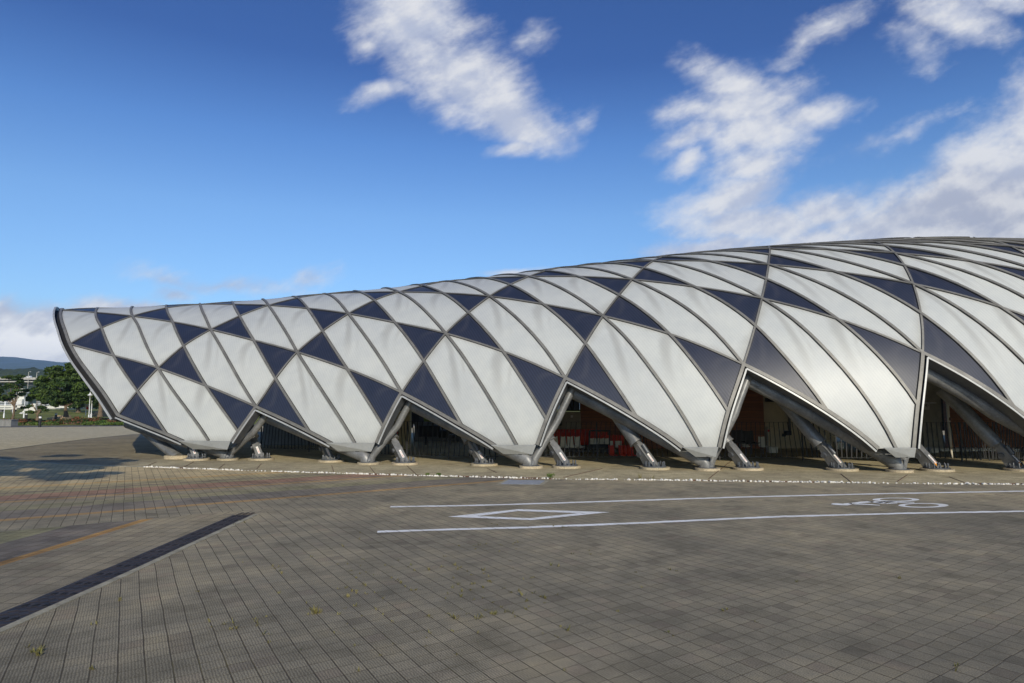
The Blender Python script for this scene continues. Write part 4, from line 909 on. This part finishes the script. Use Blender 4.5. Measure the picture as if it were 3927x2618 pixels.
make_tree('broadleaf_tree', P3(253, 1592, Y), P3(253, 1555, Y), .27, [cl(250,1430,Y,60,34), cl(205,1450,Y,45,34), cl(300,1440,Y,60,40), cl(345,1470,Y,60,50), cl(260,1490,Y,70,45), cl(195,1500,Y,50,40), cl(310,1520,Y,60,30), cl(240,1530,Y,40,22), cl(268,1405,Y,34,18), cl(390,1500,Y,50,50), cl(185,1425,Y,16,12), cl(225,1545,Y,22,16), cl(170,1470,Y,36,34), cl(290,1480,Y-1,60,50), cl(225,1475,Y-1,50,40), cl(330,1430,Y,44,36), cl(345,1520,Y,50,40), cl(150,1500,Y+1,30,40)], 26000, .15, L2, 'tallest broad green tree, rising behind the slanted open end of the pavilion')
Y = 80
make_tree('broadleaf_tree', P3(384, 1590, Y-12), P3(384, 1530, Y-12), .26, [cl(400,1500,Y-10,50,40), cl(440,1510,Y-10,40,40), cl(370,1525,Y-8,34,26), cl(395,1540,Y-8,40,30)], 6000, .15, L1, 'dark trunked tree mostly hidden behind the slanted edge of the pavilion')
Y = 64
make_tree('slender_tree', P3(42, 1630, Y), P3(56, 1553, Y), .16, [cl(30,1442,Y,30,12), cl(62,1448,Y,36,14), cl(15,1475,Y,26,12), cl(75,1470,Y,26,14), cl(40,1490,Y,50,18), cl(10,1510,Y,34,18), cl(70,1515,Y,34,16), cl(20,1530,Y,40,14), cl(-20,1490,Y,30,30)], 4600, .12, L1, 'slender forked tree with an airy dark crown at the far left, by the granite planter')
Y = 66
make_tree('small_tree', P3(144, 1604, Y), P3(146, 1590, Y), .14, [cl(140,1505,Y,34,26), cl(118,1530,Y,32,24), cl(165,1535,Y,30,26), cl(100,1560,Y,26,14), cl(150,1570,Y,36,16), cl(172,1490,Y,30,24), cl(95,1490,Y,20,14), cl(190,1520,Y,26,30)], 5200, .12, L1, 'small dark tree with a low crown, behind the black bollard')
Y = 105
make_tree('broadleaf_tree', P3(300, 1580, Y), P3(300, 1540, Y), .4, [cl(290,1535,Y,60,26), cl(360,1545,Y,60,26), cl(230,1525,Y,50,24)], 2600, .25, L1, 'shaded row tree standing beyond the white footbridge')
# hedges: one object per planted run
def hedge(px0, px1, y_top, y_bot, Y, dep, n, s, m, label):
    a, b = at(px0, y_bot, Y), at(px1, y_bot, Y); zt = at(px0, y_top, Y).z; H = empty('hedge', ((a.x+b.x)/2, Y, 0), label, 'hedge', 'clipped hedges along the lawn'); mb = MB()
    m_ = max(4, int((b.x-a.x)/.9))
    for k in range(m_):
        x_ = a.x+(k+.5)/m_*(b.x-a.x); z_ = max(.15, zt*random.uniform(.35, .6)); leaf_clump(mb, (x_, Y+random.uniform(-.2, .2), z_*.8), .8, dep, z_*random.uniform(.85, 1.15), int(n/m_), s, None, .6)
    mb.build('leaves', m, H)
    mb = MB(); mb.box(((a.x+b.x)/2, Y, zt*.22), (b.x-a.x-.4, dep, zt*.5)); mb.build('stems', M['bark'], H)
hedge(-40, 100, 1601, 1620, 67, .8, 2200, .10, [M['hedge_red'], M['leaf_dark']], 'russet clipped hedge at the far left, behind the slender tree')
hedge(100, 330, 1606, 1622, 68, .8, 3200, .10, [M['leaf_dark'], M['hedge_red']], 'low dark hedge behind the black bollard')
hedge(285, 520, 1594, 1618, 69.5, .8, 3800, .10, [M['hedge_red'], M['leaf_dark']], 'russet hedge at the foot of the lamp posts')
hedge(326, 560, 1613, 1632, 66.0, .7, 3600, .10, [M['hedge_green'], M['leaf']], 'bright green low hedge beside the path, under the open end')
hedge(45, 215, 1617, 1628, 66.5, .5, 1800, .08, [M['hedge_green'], M['leaf']], 'low green ground hedge in front of the russet one')
# planter, bollards, lamps
a, b = at(-60, 1632, 62), at(43, 1632, 62); mb = MB(); mb.box(((a.x+b.x)/2, 62.4, .26), (b.x-a.x, .9, .58)); mb.box(((a.x+b.x)/2, 62.4, .57), (b.x-a.x+.08, .98, .06)); tag(mb.build('planter', M['granite'], bevel=.02), 'grey granite planter block at the far left edge', 'planter')
def bollard(g, h, lab):
    B = empty('bollard', g, lab, 'bollard', 'black bollards'); mb = MB(); mb.tube([g+Vector((0, 0, z)) for z in (-.03, .02, .021, h*.78)], [.14, .14, .115, .11], 16); mb.build('post', M['black'], B, smooth=40)
    mb = MB(); mb.tube([g+Vector((0, 0, z)) for z in (h*.78, h*.93)], [.105, .105], 16); mb.build('lens', M['whitepaint'], B, smooth=40); mb = MB(); mb.tube([g+Vector((0, 0, z)) for z in (h*.93, h*.97, h)], [.125, .12, .05], 16); mb.build('cap', M['black'], B, smooth=40)
bollard(G(152, 1637), .98, 'black bollard lamp with a white lens on the edge of the pale plaza')
bollard(Vector(P3(214, 1607, 72)), .62, 'tiny dark bollard beside the tan stone steps'); bollard(Vector(P3(100.5, 1605, 72)), .55, 'tiny dark bollard on the lawn behind the low dark hedge')
def lamp(px, yb, yt, Y, lab, head=True):
    b, t = at(px, yb, Y), at(px, yt, Y); t.x = b.x; Lm = empty('lamp_post', b, lab, 'lamp post', 'white lamp posts'); mb = MB(); mb.tube([b, b+Vector((0, 0, .5)), b+Vector((0, 0, .52)), t], [.075, .075, .038, .032], 10); mb.build('pole', M['whitepaint'], Lm, smooth=40)
    if head:
        mb = MB(); mb.tube([t+Vector((0, 0, z)) for z in (-.30, -.28, 0, .02)], [.05, .08, .08, .04], 12); mb.build('lantern', M['granite'], Lm); mb = MB(); mb.tube([t+Vector((0, 0, z)) for z in (.0, .04, .14, .2, .3)], [.24, .235, .10, .06, .04], 20); mb.build('shade', M['whitepaint'], Lm, smooth=40)
    return Lm
lamp(349, 1605, 1500, 71, 'taller white lamp post with a disc shade, next to the slanted edge'); lamp(340, 1610, 1515.5, 70, 'shorter white lamp post with a disc shade, left of the taller one')
lamp(91, 1602, 1525, 78, 'thin white pole left of the small dark tree', False); lamp(14.5, 1602, 1560, 78, 'thin white pole near the far left edge', False); lamp(49, 1585, 1520, 95, 'thin pale pole behind the slender tree', False)
# terraces, sculpture, banner
for x0, y0_, x1, y1_, Y_, lab in ((187,1591,244,1603,73,'tan stone steps in the lawn behind the tiny bollard'),(352,1570,410,1586,78,'tan stone terrace beside the dark trunk')):
    a, b = at(x0, y0_, Y_), at(x1, y1_, Y_); mb = MB(); w_ = b.x-a.x
    for k in range(3): mb.box(((a.x+b.x)/2+.1*k, Y_+k*.5, (b.z-.3)+(a.z-b.z)*(k+1)/6+.1), (w_*(1-.12*k), .55, (a.z-b.z)*(k+1)/3+.3))
    tag(mb.build('stone_terrace', M['stone'], bevel=.03), lab, 'steps')
BN = empty('banner', P3(331, 1592, 74), 'white blue and red banner hanging left of the lamp posts', 'banner'); mb = MB(); mb.bar(P3(329, 1528, 74), P3(329, 1592, 74), .06, .06); mb.build('pole', M['whitepaint'], BN)
for nm_, y0_, y1_, mm in (('cloth', 1531, 1555, M['whitepaint']), ('blue_band', 1552, 1559, M['grate']), ('red_band', 1556, 1568, M['red'])):
    mb = MB(); a, b = at(329, y0_, 74), at(343, y1_, 74); xs = np.linspace(0, 1, 7)
    Pg = np.array([[(a.x+(b.x-a.x)*x_, 74+.06*math.sin(x_*5)+(.02 if nm_ != 'cloth' else 0), a.z+(b.z-a.z)*zz-x_*.12) for x_ in xs] for zz in (0, 1)]); mb.grid(Pg); mb.grid(Pg+np.array([0, .012, 0]), flip=True); mb.build(nm_, mm, BN, smooth=True)
# white footbridge
FB = empty('footbridge', P3(150, 1572, 112), 'white footbridge with slender railings behind the trees', 'footbridge'); Y_ = 112
def beam(mb, x0, y0_, x1, y1_, Yb, h, w_): mb.bar(at(x0, y0_, Yb), at(x1, y1_, Yb), w_, h*Yb/F_PX)
mb = MB(); beam(mb, -120, 1558, 75, 1558, Y_, 8, 1.2); beam(mb, -120, 1567, 72, 1567, Y_, 5, 1.0); beam(mb, 160, 1562, 312, 1558, Y_, 9, 1.2); beam(mb, 70, 1558, 165, 1562, Y_, 8, 1.2); mb.build('deck', M['offwhite'], FB)
mb = MB()
for y_ in (1539, 1544, 1550): beam(mb, -120, y_, 82, y_, Y_, 1.6, .10)
for y_ in (1541, 1547, 1552): beam(mb, 140, y_, 262 if y_ == 1541 else 300, y_, Y_, 1.6, .10)
for x_ in (-60, -20, 20, 60, 170, 203, 240, 280): beam(mb, x_, 1538, x_, 1560, Y_, 3 if x_ != 203 else 3, .12)
mb.build('railing', M['whitepaint'], FB)
mb = MB(); mb.box(at(306, 1546, Y_), (.28, .28, 1.45)); mb.build('end_post', M['offwhite'], FB)
for k, x_ in enumerate((-40, 5, 52)):
    mb = MB(); beam(mb, x_, 1565, x_, 1592, Y_, 14, .5); mb.build('pier', M['deck_dark'], FB)
mb = MB(); a, b = at(82, 1592, 100), at(136, 1575, 100); pts = [(x_, 100+math.sin(x_)*.2) for x_ in np.linspace(a.x, b.x, 8)]
prof = [.55, 1.1, 1.5, 2.0, 2.5, 3.0, 3.1, 3.1]
for (p, q), h0, h1 in zip(zip(pts, pts[1:]), prof, prof[1:]):
    z = at(100, 1592, 100).z-1.0; vs = [(p[0], p[1], z), (q[0], q[1], z), (q[0], q[1], z+h1*.55+1.0), (p[0], p[1], z+h0*.55+1.0)]; vs += [(v_[0], v_[1]+.5, v_[2]) for v_ in vs]; mb.add(vs, [(0,1,2,3),(7,6,5,4),(0,4,5,1),(1,5,6,2),(2,6,7,3),(3,7,4,0)])
tag(mb.build('curved_wall', M['offwhite']), 'cream curved ramp wall on the lawn below the footbridge', 'wall')
mb = MB(); p = at(82, 1592, 96); mb.tube([p+Vector((0, 0, z)) for z in (-.4, .0, .22, .36, .42)], [.34, .34, .30, .18, .03], 18); tag(mb.build('white_dome', M['offwhite'], smooth=50), 'small cream dome at the left end of the curved ramp wall', 'dome')
TW = empty('white_tower', P3(88, 1560, 118), 'white stepped pylon showing through the trees', 'pylon')
mb = MB(); a = at(88, 1550, 118); zt = at(88, 1485, 118).z; mb.box((a.x, 118, (a.z+zt)/2-.6), (.85, .85, zt-a.z)); mb.build('shaft', M['offwhite'], TW)
for k in range(5):
    mb = MB(); mb.box((a.x, 118, zt-.35-k*.55), (1.15-.04*k, 1.15, .22)); mb.build('ledge', M['offwhite'], TW)
mb = MB(); mb.box((at(86, 1540, 118).x, 117.6, at(86, 1541, 118).z), (1.5, 1.5, .9)); mb.build('plinth', M['offwhite'], TW)
# overpass far behind
OV = empty('overpass', P3(100, 1480, 230), 'grey concrete road overpass crossing behind the trees', 'overpass')
def slab(x0, x1, y0_, y1_, Yb, dep, m, nm):
    mb = MB(); a, b = at(x0, y0_, Yb), at(x1, y1_, Yb); mb.box(((a.x+b.x)/2, Yb+dep/2, (a.z+b.z)/2), (b.x-a.x, dep, abs(a.z-b.z))); return mb.build(nm, m, OV)
slab(-160, 330, 1449, 1455, 230, 9, M['deck_con'], 'parapet'); slab(-160, 330, 1455.5, 1466, 232, 6, M['deck_dark'], 'girder'); slab(-160, 330, 1461, 1464.8, 222, 7, M['deck_con'], 'lower_deck'); slab(-160, 330, 1465.2, 1478, 224, 4, M['deck_dark'], 'lower_girder')
mb = MB(); mb.bar(at(-160, 1446.5, 230), at(330, 1449.5, 230), .15, .25)
for x_ in range(-150, 330, 12): mb.bar(at(x_, 1446.5, 230), at(x_, 1450, 230), .15, .15)
mb.build('railing', M['deck_con'], OV)
for x_ in (-60, 70, 215):
    mb = MB(); a = at(x_, 1470, 231); mb.box((a.x, 231, a.z/2), (2.2, 2.2, a.z)); mb.build('pier', M['deck_con'], OV)
for k, (x_, yb, yt, lab) in enumerate(((108,1475,1426,'tall thin street lamp rising left of the overpass gap'),(140,1448,1427,'thin street lamp with a bent arm standing on the overpass'))):
    SL = empty('street_lamp', P3(x_, yb, 221 if k == 0 else 229), lab, 'street lamp', 'street lamps by the overpass'); Yl = 221 if k == 0 else 229; a, b = at(x_, yb, Yl), at(x_+2.0, yt, Yl)
    mb = MB(); mb.tube([a-Vector((0, 0, a.z if k == 0 else 0)), b, b+Vector((.5, 0, .1))], [.10, .07, .05], 8); mb.build('pole', M['deck_con'], SL); mb = MB(); mb.box(b+Vector((.6, 0, .08)), (.35, .2, .09)); mb.build('lamp_head', M['whitepaint'], SL)
CA = empty('van', P3(111, 1446, 233), 'small white van driving on the overpass', 'van'); a = at(111, 1446.5, 233); mb = MB(); mb.box(a, (1.5, 1.2, .6)); mb.box(a+Vector((.15, 0, .38)), (1.0, 1.1, .22)); mb.build('body', M['whitepaint'], CA, bevel=.1); mb = MB(); mb.box(a+Vector((.15, -.6, .34)), (.8, .03, .18)); mb.build('window', M['vent'], CA)
# wooded hill, mountain
def hills(name, prof, Yr, dep_f, dep_b, m, rough, seed, zlow=-5, wid=None):
    rs = np.random.default_rng(seed); xs = np.array([at(p[0], p[1], Yr).x for p in prof]); zs = np.array([at(p[0], p[1], Yr).z for p in prof])
    nx, ny = 220, 46; X = np.linspace(xs[0], xs[-1], nx); t = np.linspace(0, 1, ny); ridge = np.interp(X, xs, zs); V = np.zeros((ny, nx, 3))
    ph = rs.random(24)*6.283; fr = rs.random(24)*.9+.1
    for a in range(ny):
        s = t[a]; y_ = Yr-dep_f+s*(dep_f+dep_b); e = np.clip((y_-(Yr-dep_f))/dep_f, 0, 1); e = e if y_ <= Yr else 1-np.clip((y_-Yr)/dep_b, 0, 1)
        e = e*e*(3-2*e); nz = sum(np.sin(X*f_*8/(dep_f)+p_+s*6*math.cos(p_*3)) for f_, p_ in zip(fr, ph))/24
        V[a, :, 0] = X; V[a, :, 1] = y_; V[a, :, 2] = zlow+(ridge-zlow)*e*(1+.35*nz*(1-e))+rs.normal(size=nx)*rough*e
    mb = MB(); mb.grid(V); return struct(mb.build(name, m, smooth=rough < .3))
hills('wooded_hill', [(-700,1400),(-300,1405),(-120,1408),(0,1414),(25,1424),(60,1422),(100,1415),(118,1413),(140,1417),(175,1423),(260,1425),(400,1432),(700,1450),(1500,1470)], 560, 130, 160, M['hill'], .8, 3)
hills('mountain', [(-2600,1350),(-1200,1345),(-500,1352),(-200,1358),(0,1368),(60,1372),(112,1376),(160,1384),(220,1387),(300,1394),(500,1405),(900,1440),(1500,1480),(3000,1500),(6000,1480)], 3000, 1500, 900, M['mountain'], 2.5, 5)
hills('distant_ridge', [(-3000,1440),(-1200,1430),(-400,1425),(0,1420),(200,1418),(500,1440),(1000,1470),(2500,1500),(6000,1500)], 1600, 500, 500, M['hill'], 2.0, 9)
# tree standing left of the view, it throws the shadow across the paving
PT = make_tree('plaza_tree', (-13.6, 6.0, 0), (-13.5, 6.0, 3.4), .22, [(-14.5, 6.4, 4.9, 1.7, 1.6, .9), (-12.6, 6.2, 5.2, 1.9, 1.5, 1.0), (-16.2, 6.0, 4.6, 1.6, 1.4, .8), (-13.8, 7.2, 5.8, 1.6, 1.3, .7), (-17.5, 6.6, 5.4, 1.6, 1.5, .9), (-11.2, 6.6, 4.6, 1.0, .9, .5), (-15.4, 7.6, 6.4, 2.0, 1.6, .8), (-12.2, 7.4, 6.3, 1.5, 1.3, .6), (-18.8, 7.2, 6.2, 1.8, 1.6, .9), (-14.6, 5.4, 5.4, 1.7, 1.5, .8), (-17.0, 5.0, 4.4, 1.6, 1.4, .7)], 11000, .15, L2, 'leafy plaza tree standing just left of the view, shading the paving', 'plaza trees'); PT.location.x += 2.8
hz = MB(); hz.box((0, 1500, 134), (16000, 6400, 272)); hm = bpy.data.materials.new('haze_air'); hm.use_nodes = True; hn = hm.node_tree
hn.nodes.remove(hn.nodes['Principled BSDF']); pv = hn.nodes.new('ShaderNodeVolumePrincipled'); pv.inputs['Color'].default_value = (.46, .67, 1.0, 1); pv.inputs['Density'].default_value = HAZE
hn.links.new(pv.outputs[0], hn.nodes['Material Output'].inputs['Volume'])
stuff(hz.build('haze', hm), 'thin blue haze filling the air as far as the mountain', 'haze')
# ------------------------------------------------------------------ sun, sky, clouds
SUN_EL, SUN_AZ = R(23.5), R(-13.0)     # light travels towards +y, azimuth measured from there
sd = bpy.data.lights.new('sun', 'SUN'); sd.energy = 3.9; sd.angle = R(.5); sd.color = (1.0, .92, .76)
so = bpy.data.objects.new('sun', sd); COL.objects.link(so)
ldir = Vector((math.sin(SUN_AZ)*math.cos(SUN_EL), math.cos(SUN_AZ)*math.cos(SUN_EL), -math.sin(SUN_EL)))
so.rotation_euler = ldir.to_track_quat('-Z', 'Y').to_euler(); so.location = (5, -30, 20)
w = bpy.data.worlds.new('World'); sc.world = w; w.use_nodes = True; nt = w.node_tree; n = N(nt); bg = nt.nodes['Background']
sky = n.node('ShaderNodeTexSky', sky_type='NISHITA'); sky.sun_disc = False; sky.sun_elevation = SUN_EL
tosun = -ldir; sky.sun_rotation = math.atan2(tosun.x, tosun.y); sky.air_density = 1.0; sky.dust_density = .6; sky.ozone_density = 2.2
tc = n.node('ShaderNodeTexCoord').outputs['Generated']; dx, dy, dz = n.sep(tc)
ys = n.m('MAXIMUM', dy, .08); u = n.m('DIVIDE', dx, ys); v = n.m('DIVIDE', dz, ys)
def tan2(px, py): a, b, c = ray(px*3927/2352, py*3927/2352); return a/b, c/b
uv3 = n.comb(u, v, 0.0)
wq = n.node('ShaderNodeTexNoise'); n.link(uv3, wq.inputs['Vector']); wq.inputs['Scale'].default_value = 7.0; wq.inputs['Detail'].default_value = 5
ws = n.node('ShaderNodeSeparateColor'); n.link(wq.outputs['Color'], ws.inputs[0])
uw = n.m('ADD', u, n.m('MULTIPLY', n.m('SUBTRACT', ws.outputs[0], .5), .075)); vw = n.m('ADD', v, n.m('MULTIPLY', n.m('SUBTRACT', ws.outputs[1], .5), .06))
#        cx    cy   rx   ry  tilt  weight
CLOUDS = [(925,35,115,85,0,1.15),(985,115,110,60,-35,.95),(1060,175,150,84,-25,1.2),(1150,235,110,55,-30,1.0),(1205,285,95,42,-20,1.0),(1195,335,60,22,15,.75),(890,205,75,24,12,.75),(1120,200,60,50,0,1),
 (1660,180,85,50,-25,.95),(1700,235,130,52,12,1.0),(1840,262,110,30,8,.85),(1590,310,90,26,20,.85),(1585,360,46,24,30,.75),(1720,385,90,42,10,1.0),(1680,455,120,52,15,1.0),(1760,520,200,46,-8,1.05),(1640,570,150,28,5,.95),(1880,560,170,40,0,1.0),(1800,215,40,22,20,.7),
 (2330,400,230,120,28,1.35),(2190,460,250,80,20,1.3),(2080,520,260,56,8,1.25),(2300,500,260,80,5,1.4),(2352,255,50,80,10,.9),(2250,520,250,50,0,1.1),
 (2200,35,120,58,-25,.95),(2110,110,60,42,-35,.5),(2300,0,90,36,0,.9),(1905,62,90,24,25,.36),(1840,100,50,20,35,.30),
 (60,770,150,66,0,1.3),(-40,735,110,50,0,1.3),(140,745,90,46,0,1.2),(255,722,110,36,0,1.35),(335,715,60,24,0,1.2),(180,800,230,46,0,1.3),(-150,780,200,70,0,1.1),
 (1240,300,60,40,-20,.8),(1010,60,90,60,-30,.8),(860,90,40,30,0,.5),(1740,300,120,60,10,.95),(1600,250,60,30,20,.7),(1900,500,120,50,10,.9),(2000,560,200,40,0,1.0),(1560,590,80,16,5,.8),(2352,330,120,90,25,1.0),(405,668,40,14,0,.5),(520,655,130,14,-8,.42),(360,630,70,14,-5,.3),(720,648,40,12,20,.28),(1190,622,70,9,3,.75),(1215,105,30,18,40,.30),(1325,280,30,12,35,.25),(2080,300,90,14,22,.28)]
best = None
for cx, cy, rx, ry, tl, wt in CLOUDS:
    c0 = tan2(cx, cy); k = 1.67/F_PX; rx_, ry_ = rx*k*1.25, ry*k*1.25; a = R(tl); du = n.m('SUBTRACT', uw, c0[0]); dv = n.m('SUBTRACT', vw, c0[1])
    p = n.m('ADD', n.m('MULTIPLY', du, math.cos(a)/rx_), n.m('MULTIPLY', dv, math.sin(a)/rx_)); q = n.m('ADD', n.m('MULTIPLY', du, -math.sin(a)/ry_), n.m('MULTIPLY', dv, math.cos(a)/ry_))
    r2 = n.m('ADD', n.m('MULTIPLY', p, p), n.m('MULTIPLY', q, q)); f = n.m('MULTIPLY', n.m('SUBTRACT', 1.05, n.m('SQRT', r2)), wt*1.08)
    best = f if best is None else n.m('SMOOTH_MAX', best, f, .12)
ca, sa = math.cos(R(24)), math.sin(R(24))
def turned(du, dv, su, sv, w):      # noise stretched along the wind, rising to the right
    uu = n.m('ADD', u, du); vv = n.m('ADD', v, dv)
    return n.comb(n.m('MULTIPLY', n.m('ADD', n.m('MULTIPLY', uu, ca), n.m('MULTIPLY', vv, sa)), su), n.m('MULTIPLY', n.m('SUBTRACT', n.m('MULTIPLY', vv, ca), n.m('MULTIPLY', uu, sa)), sv), w)
nz = n.noise(turned(0, 0, .85, 1.35, .3), 15.0, 9, .60); nz_up = n.noise(turned(.004, .016, .85, 1.35, .3), 15.0, 6, .60)
nb = n.noise(turned(0, 0, .8, 1.3, 1.7), 6.0, 5, .55); nb_up = n.noise(turned(.01, .04, .8, 1.3, 1.7), 6.0, 4, .55)
fine = n.noise(turned(0, 0, .6, 1.6, 3.1), 60.0, 6, .65)
lowb = n.sstep(v, .17, .10); lowb = n.m('MULTIPLY', lowb, n.sstep(u, -.45, -.60))       # the bank over the mountain
den = n.m('ADD', n.m('MULTIPLY', best, 1.15), n.m('ADD', n.m('MULTIPLY', n.m('SUBTRACT', nz, .5), 1.5), n.m('ADD', n.m('MULTIPLY', n.m('SUBTRACT', fine, .5), .55), n.m('MULTIPLY', n.m('SUBTRACT', nb, .5), .55))))
cov = n.m('MULTIPLY', n.sstep(den, -.34, n.m('SUBTRACT', 1.02, n.m('MULTIPLY', lowb, .62))), n.sstep(dy, .1, .2))
cov = n.m('MULTIPLY', cov, n.m('ADD', .93, n.m('MULTIPLY', lowb, .07)))
# relief: the side turned up and towards the sun is brighter
rel = n.m('ADD', n.m('MULTIPLY', n.m('SUBTRACT', nz, nz_up), 1.5), n.m('MULTIPLY', n.m('SUBTRACT', nb, nb_up), 2.2))
shade = n.sstep(n.m('ADD', rel, n.m('MULTIPLY', n.m('SUBTRACT', nb, .5), .9)), -.42, .36)
right = n.m('MULTIPLY', n.sstep(u, .40, .72), n.sstep(v, .40, .30))
ccol = n.mix(shade, (5.2, 5.7, 7.1), (8.3, 8.35, 8.55))
ccol = n.mix(n.m('MULTIPLY', right, .75), ccol, n.mix(shade, (4.3, 4.45, 5.3), (7.6, 7.5, 7.6)))
ccol = n.mix(lowb, ccol, n.mix(shade, (7.4, 7.6, 8.1), (12.0, 11.9, 11.7)))
skyc = n.mul(n.mul(sky.outputs[0], SKYTINT), n.ramp(dz, [(0, (1.4,1.35,1.2)), (.27, (1.22,1.25,1.16)), (.365, (.85,1.0,1.08)), (.46, (.47,.62,.82)), (1, (.4,.54,.76))]))
n.link(n.mix(cov, skyc, ccol), bg.inputs['Color']); bg.inputs['Strength'].default_value = .10
sc.view_settings.view_transform = 'Standard'; sc.view_settings.look = 'None'; sc.view_settings.exposure = EXPO; sc.view_settings.gamma = 1.0
sc.render.engine = 'CYCLES'; sc.cycles.use_denoising = True
sc.cycles.max_bounces = 8; sc.cycles.diffuse_bounces = 3; sc.cycles.glossy_bounces = 3; sc.cycles.volume_bounces = 0
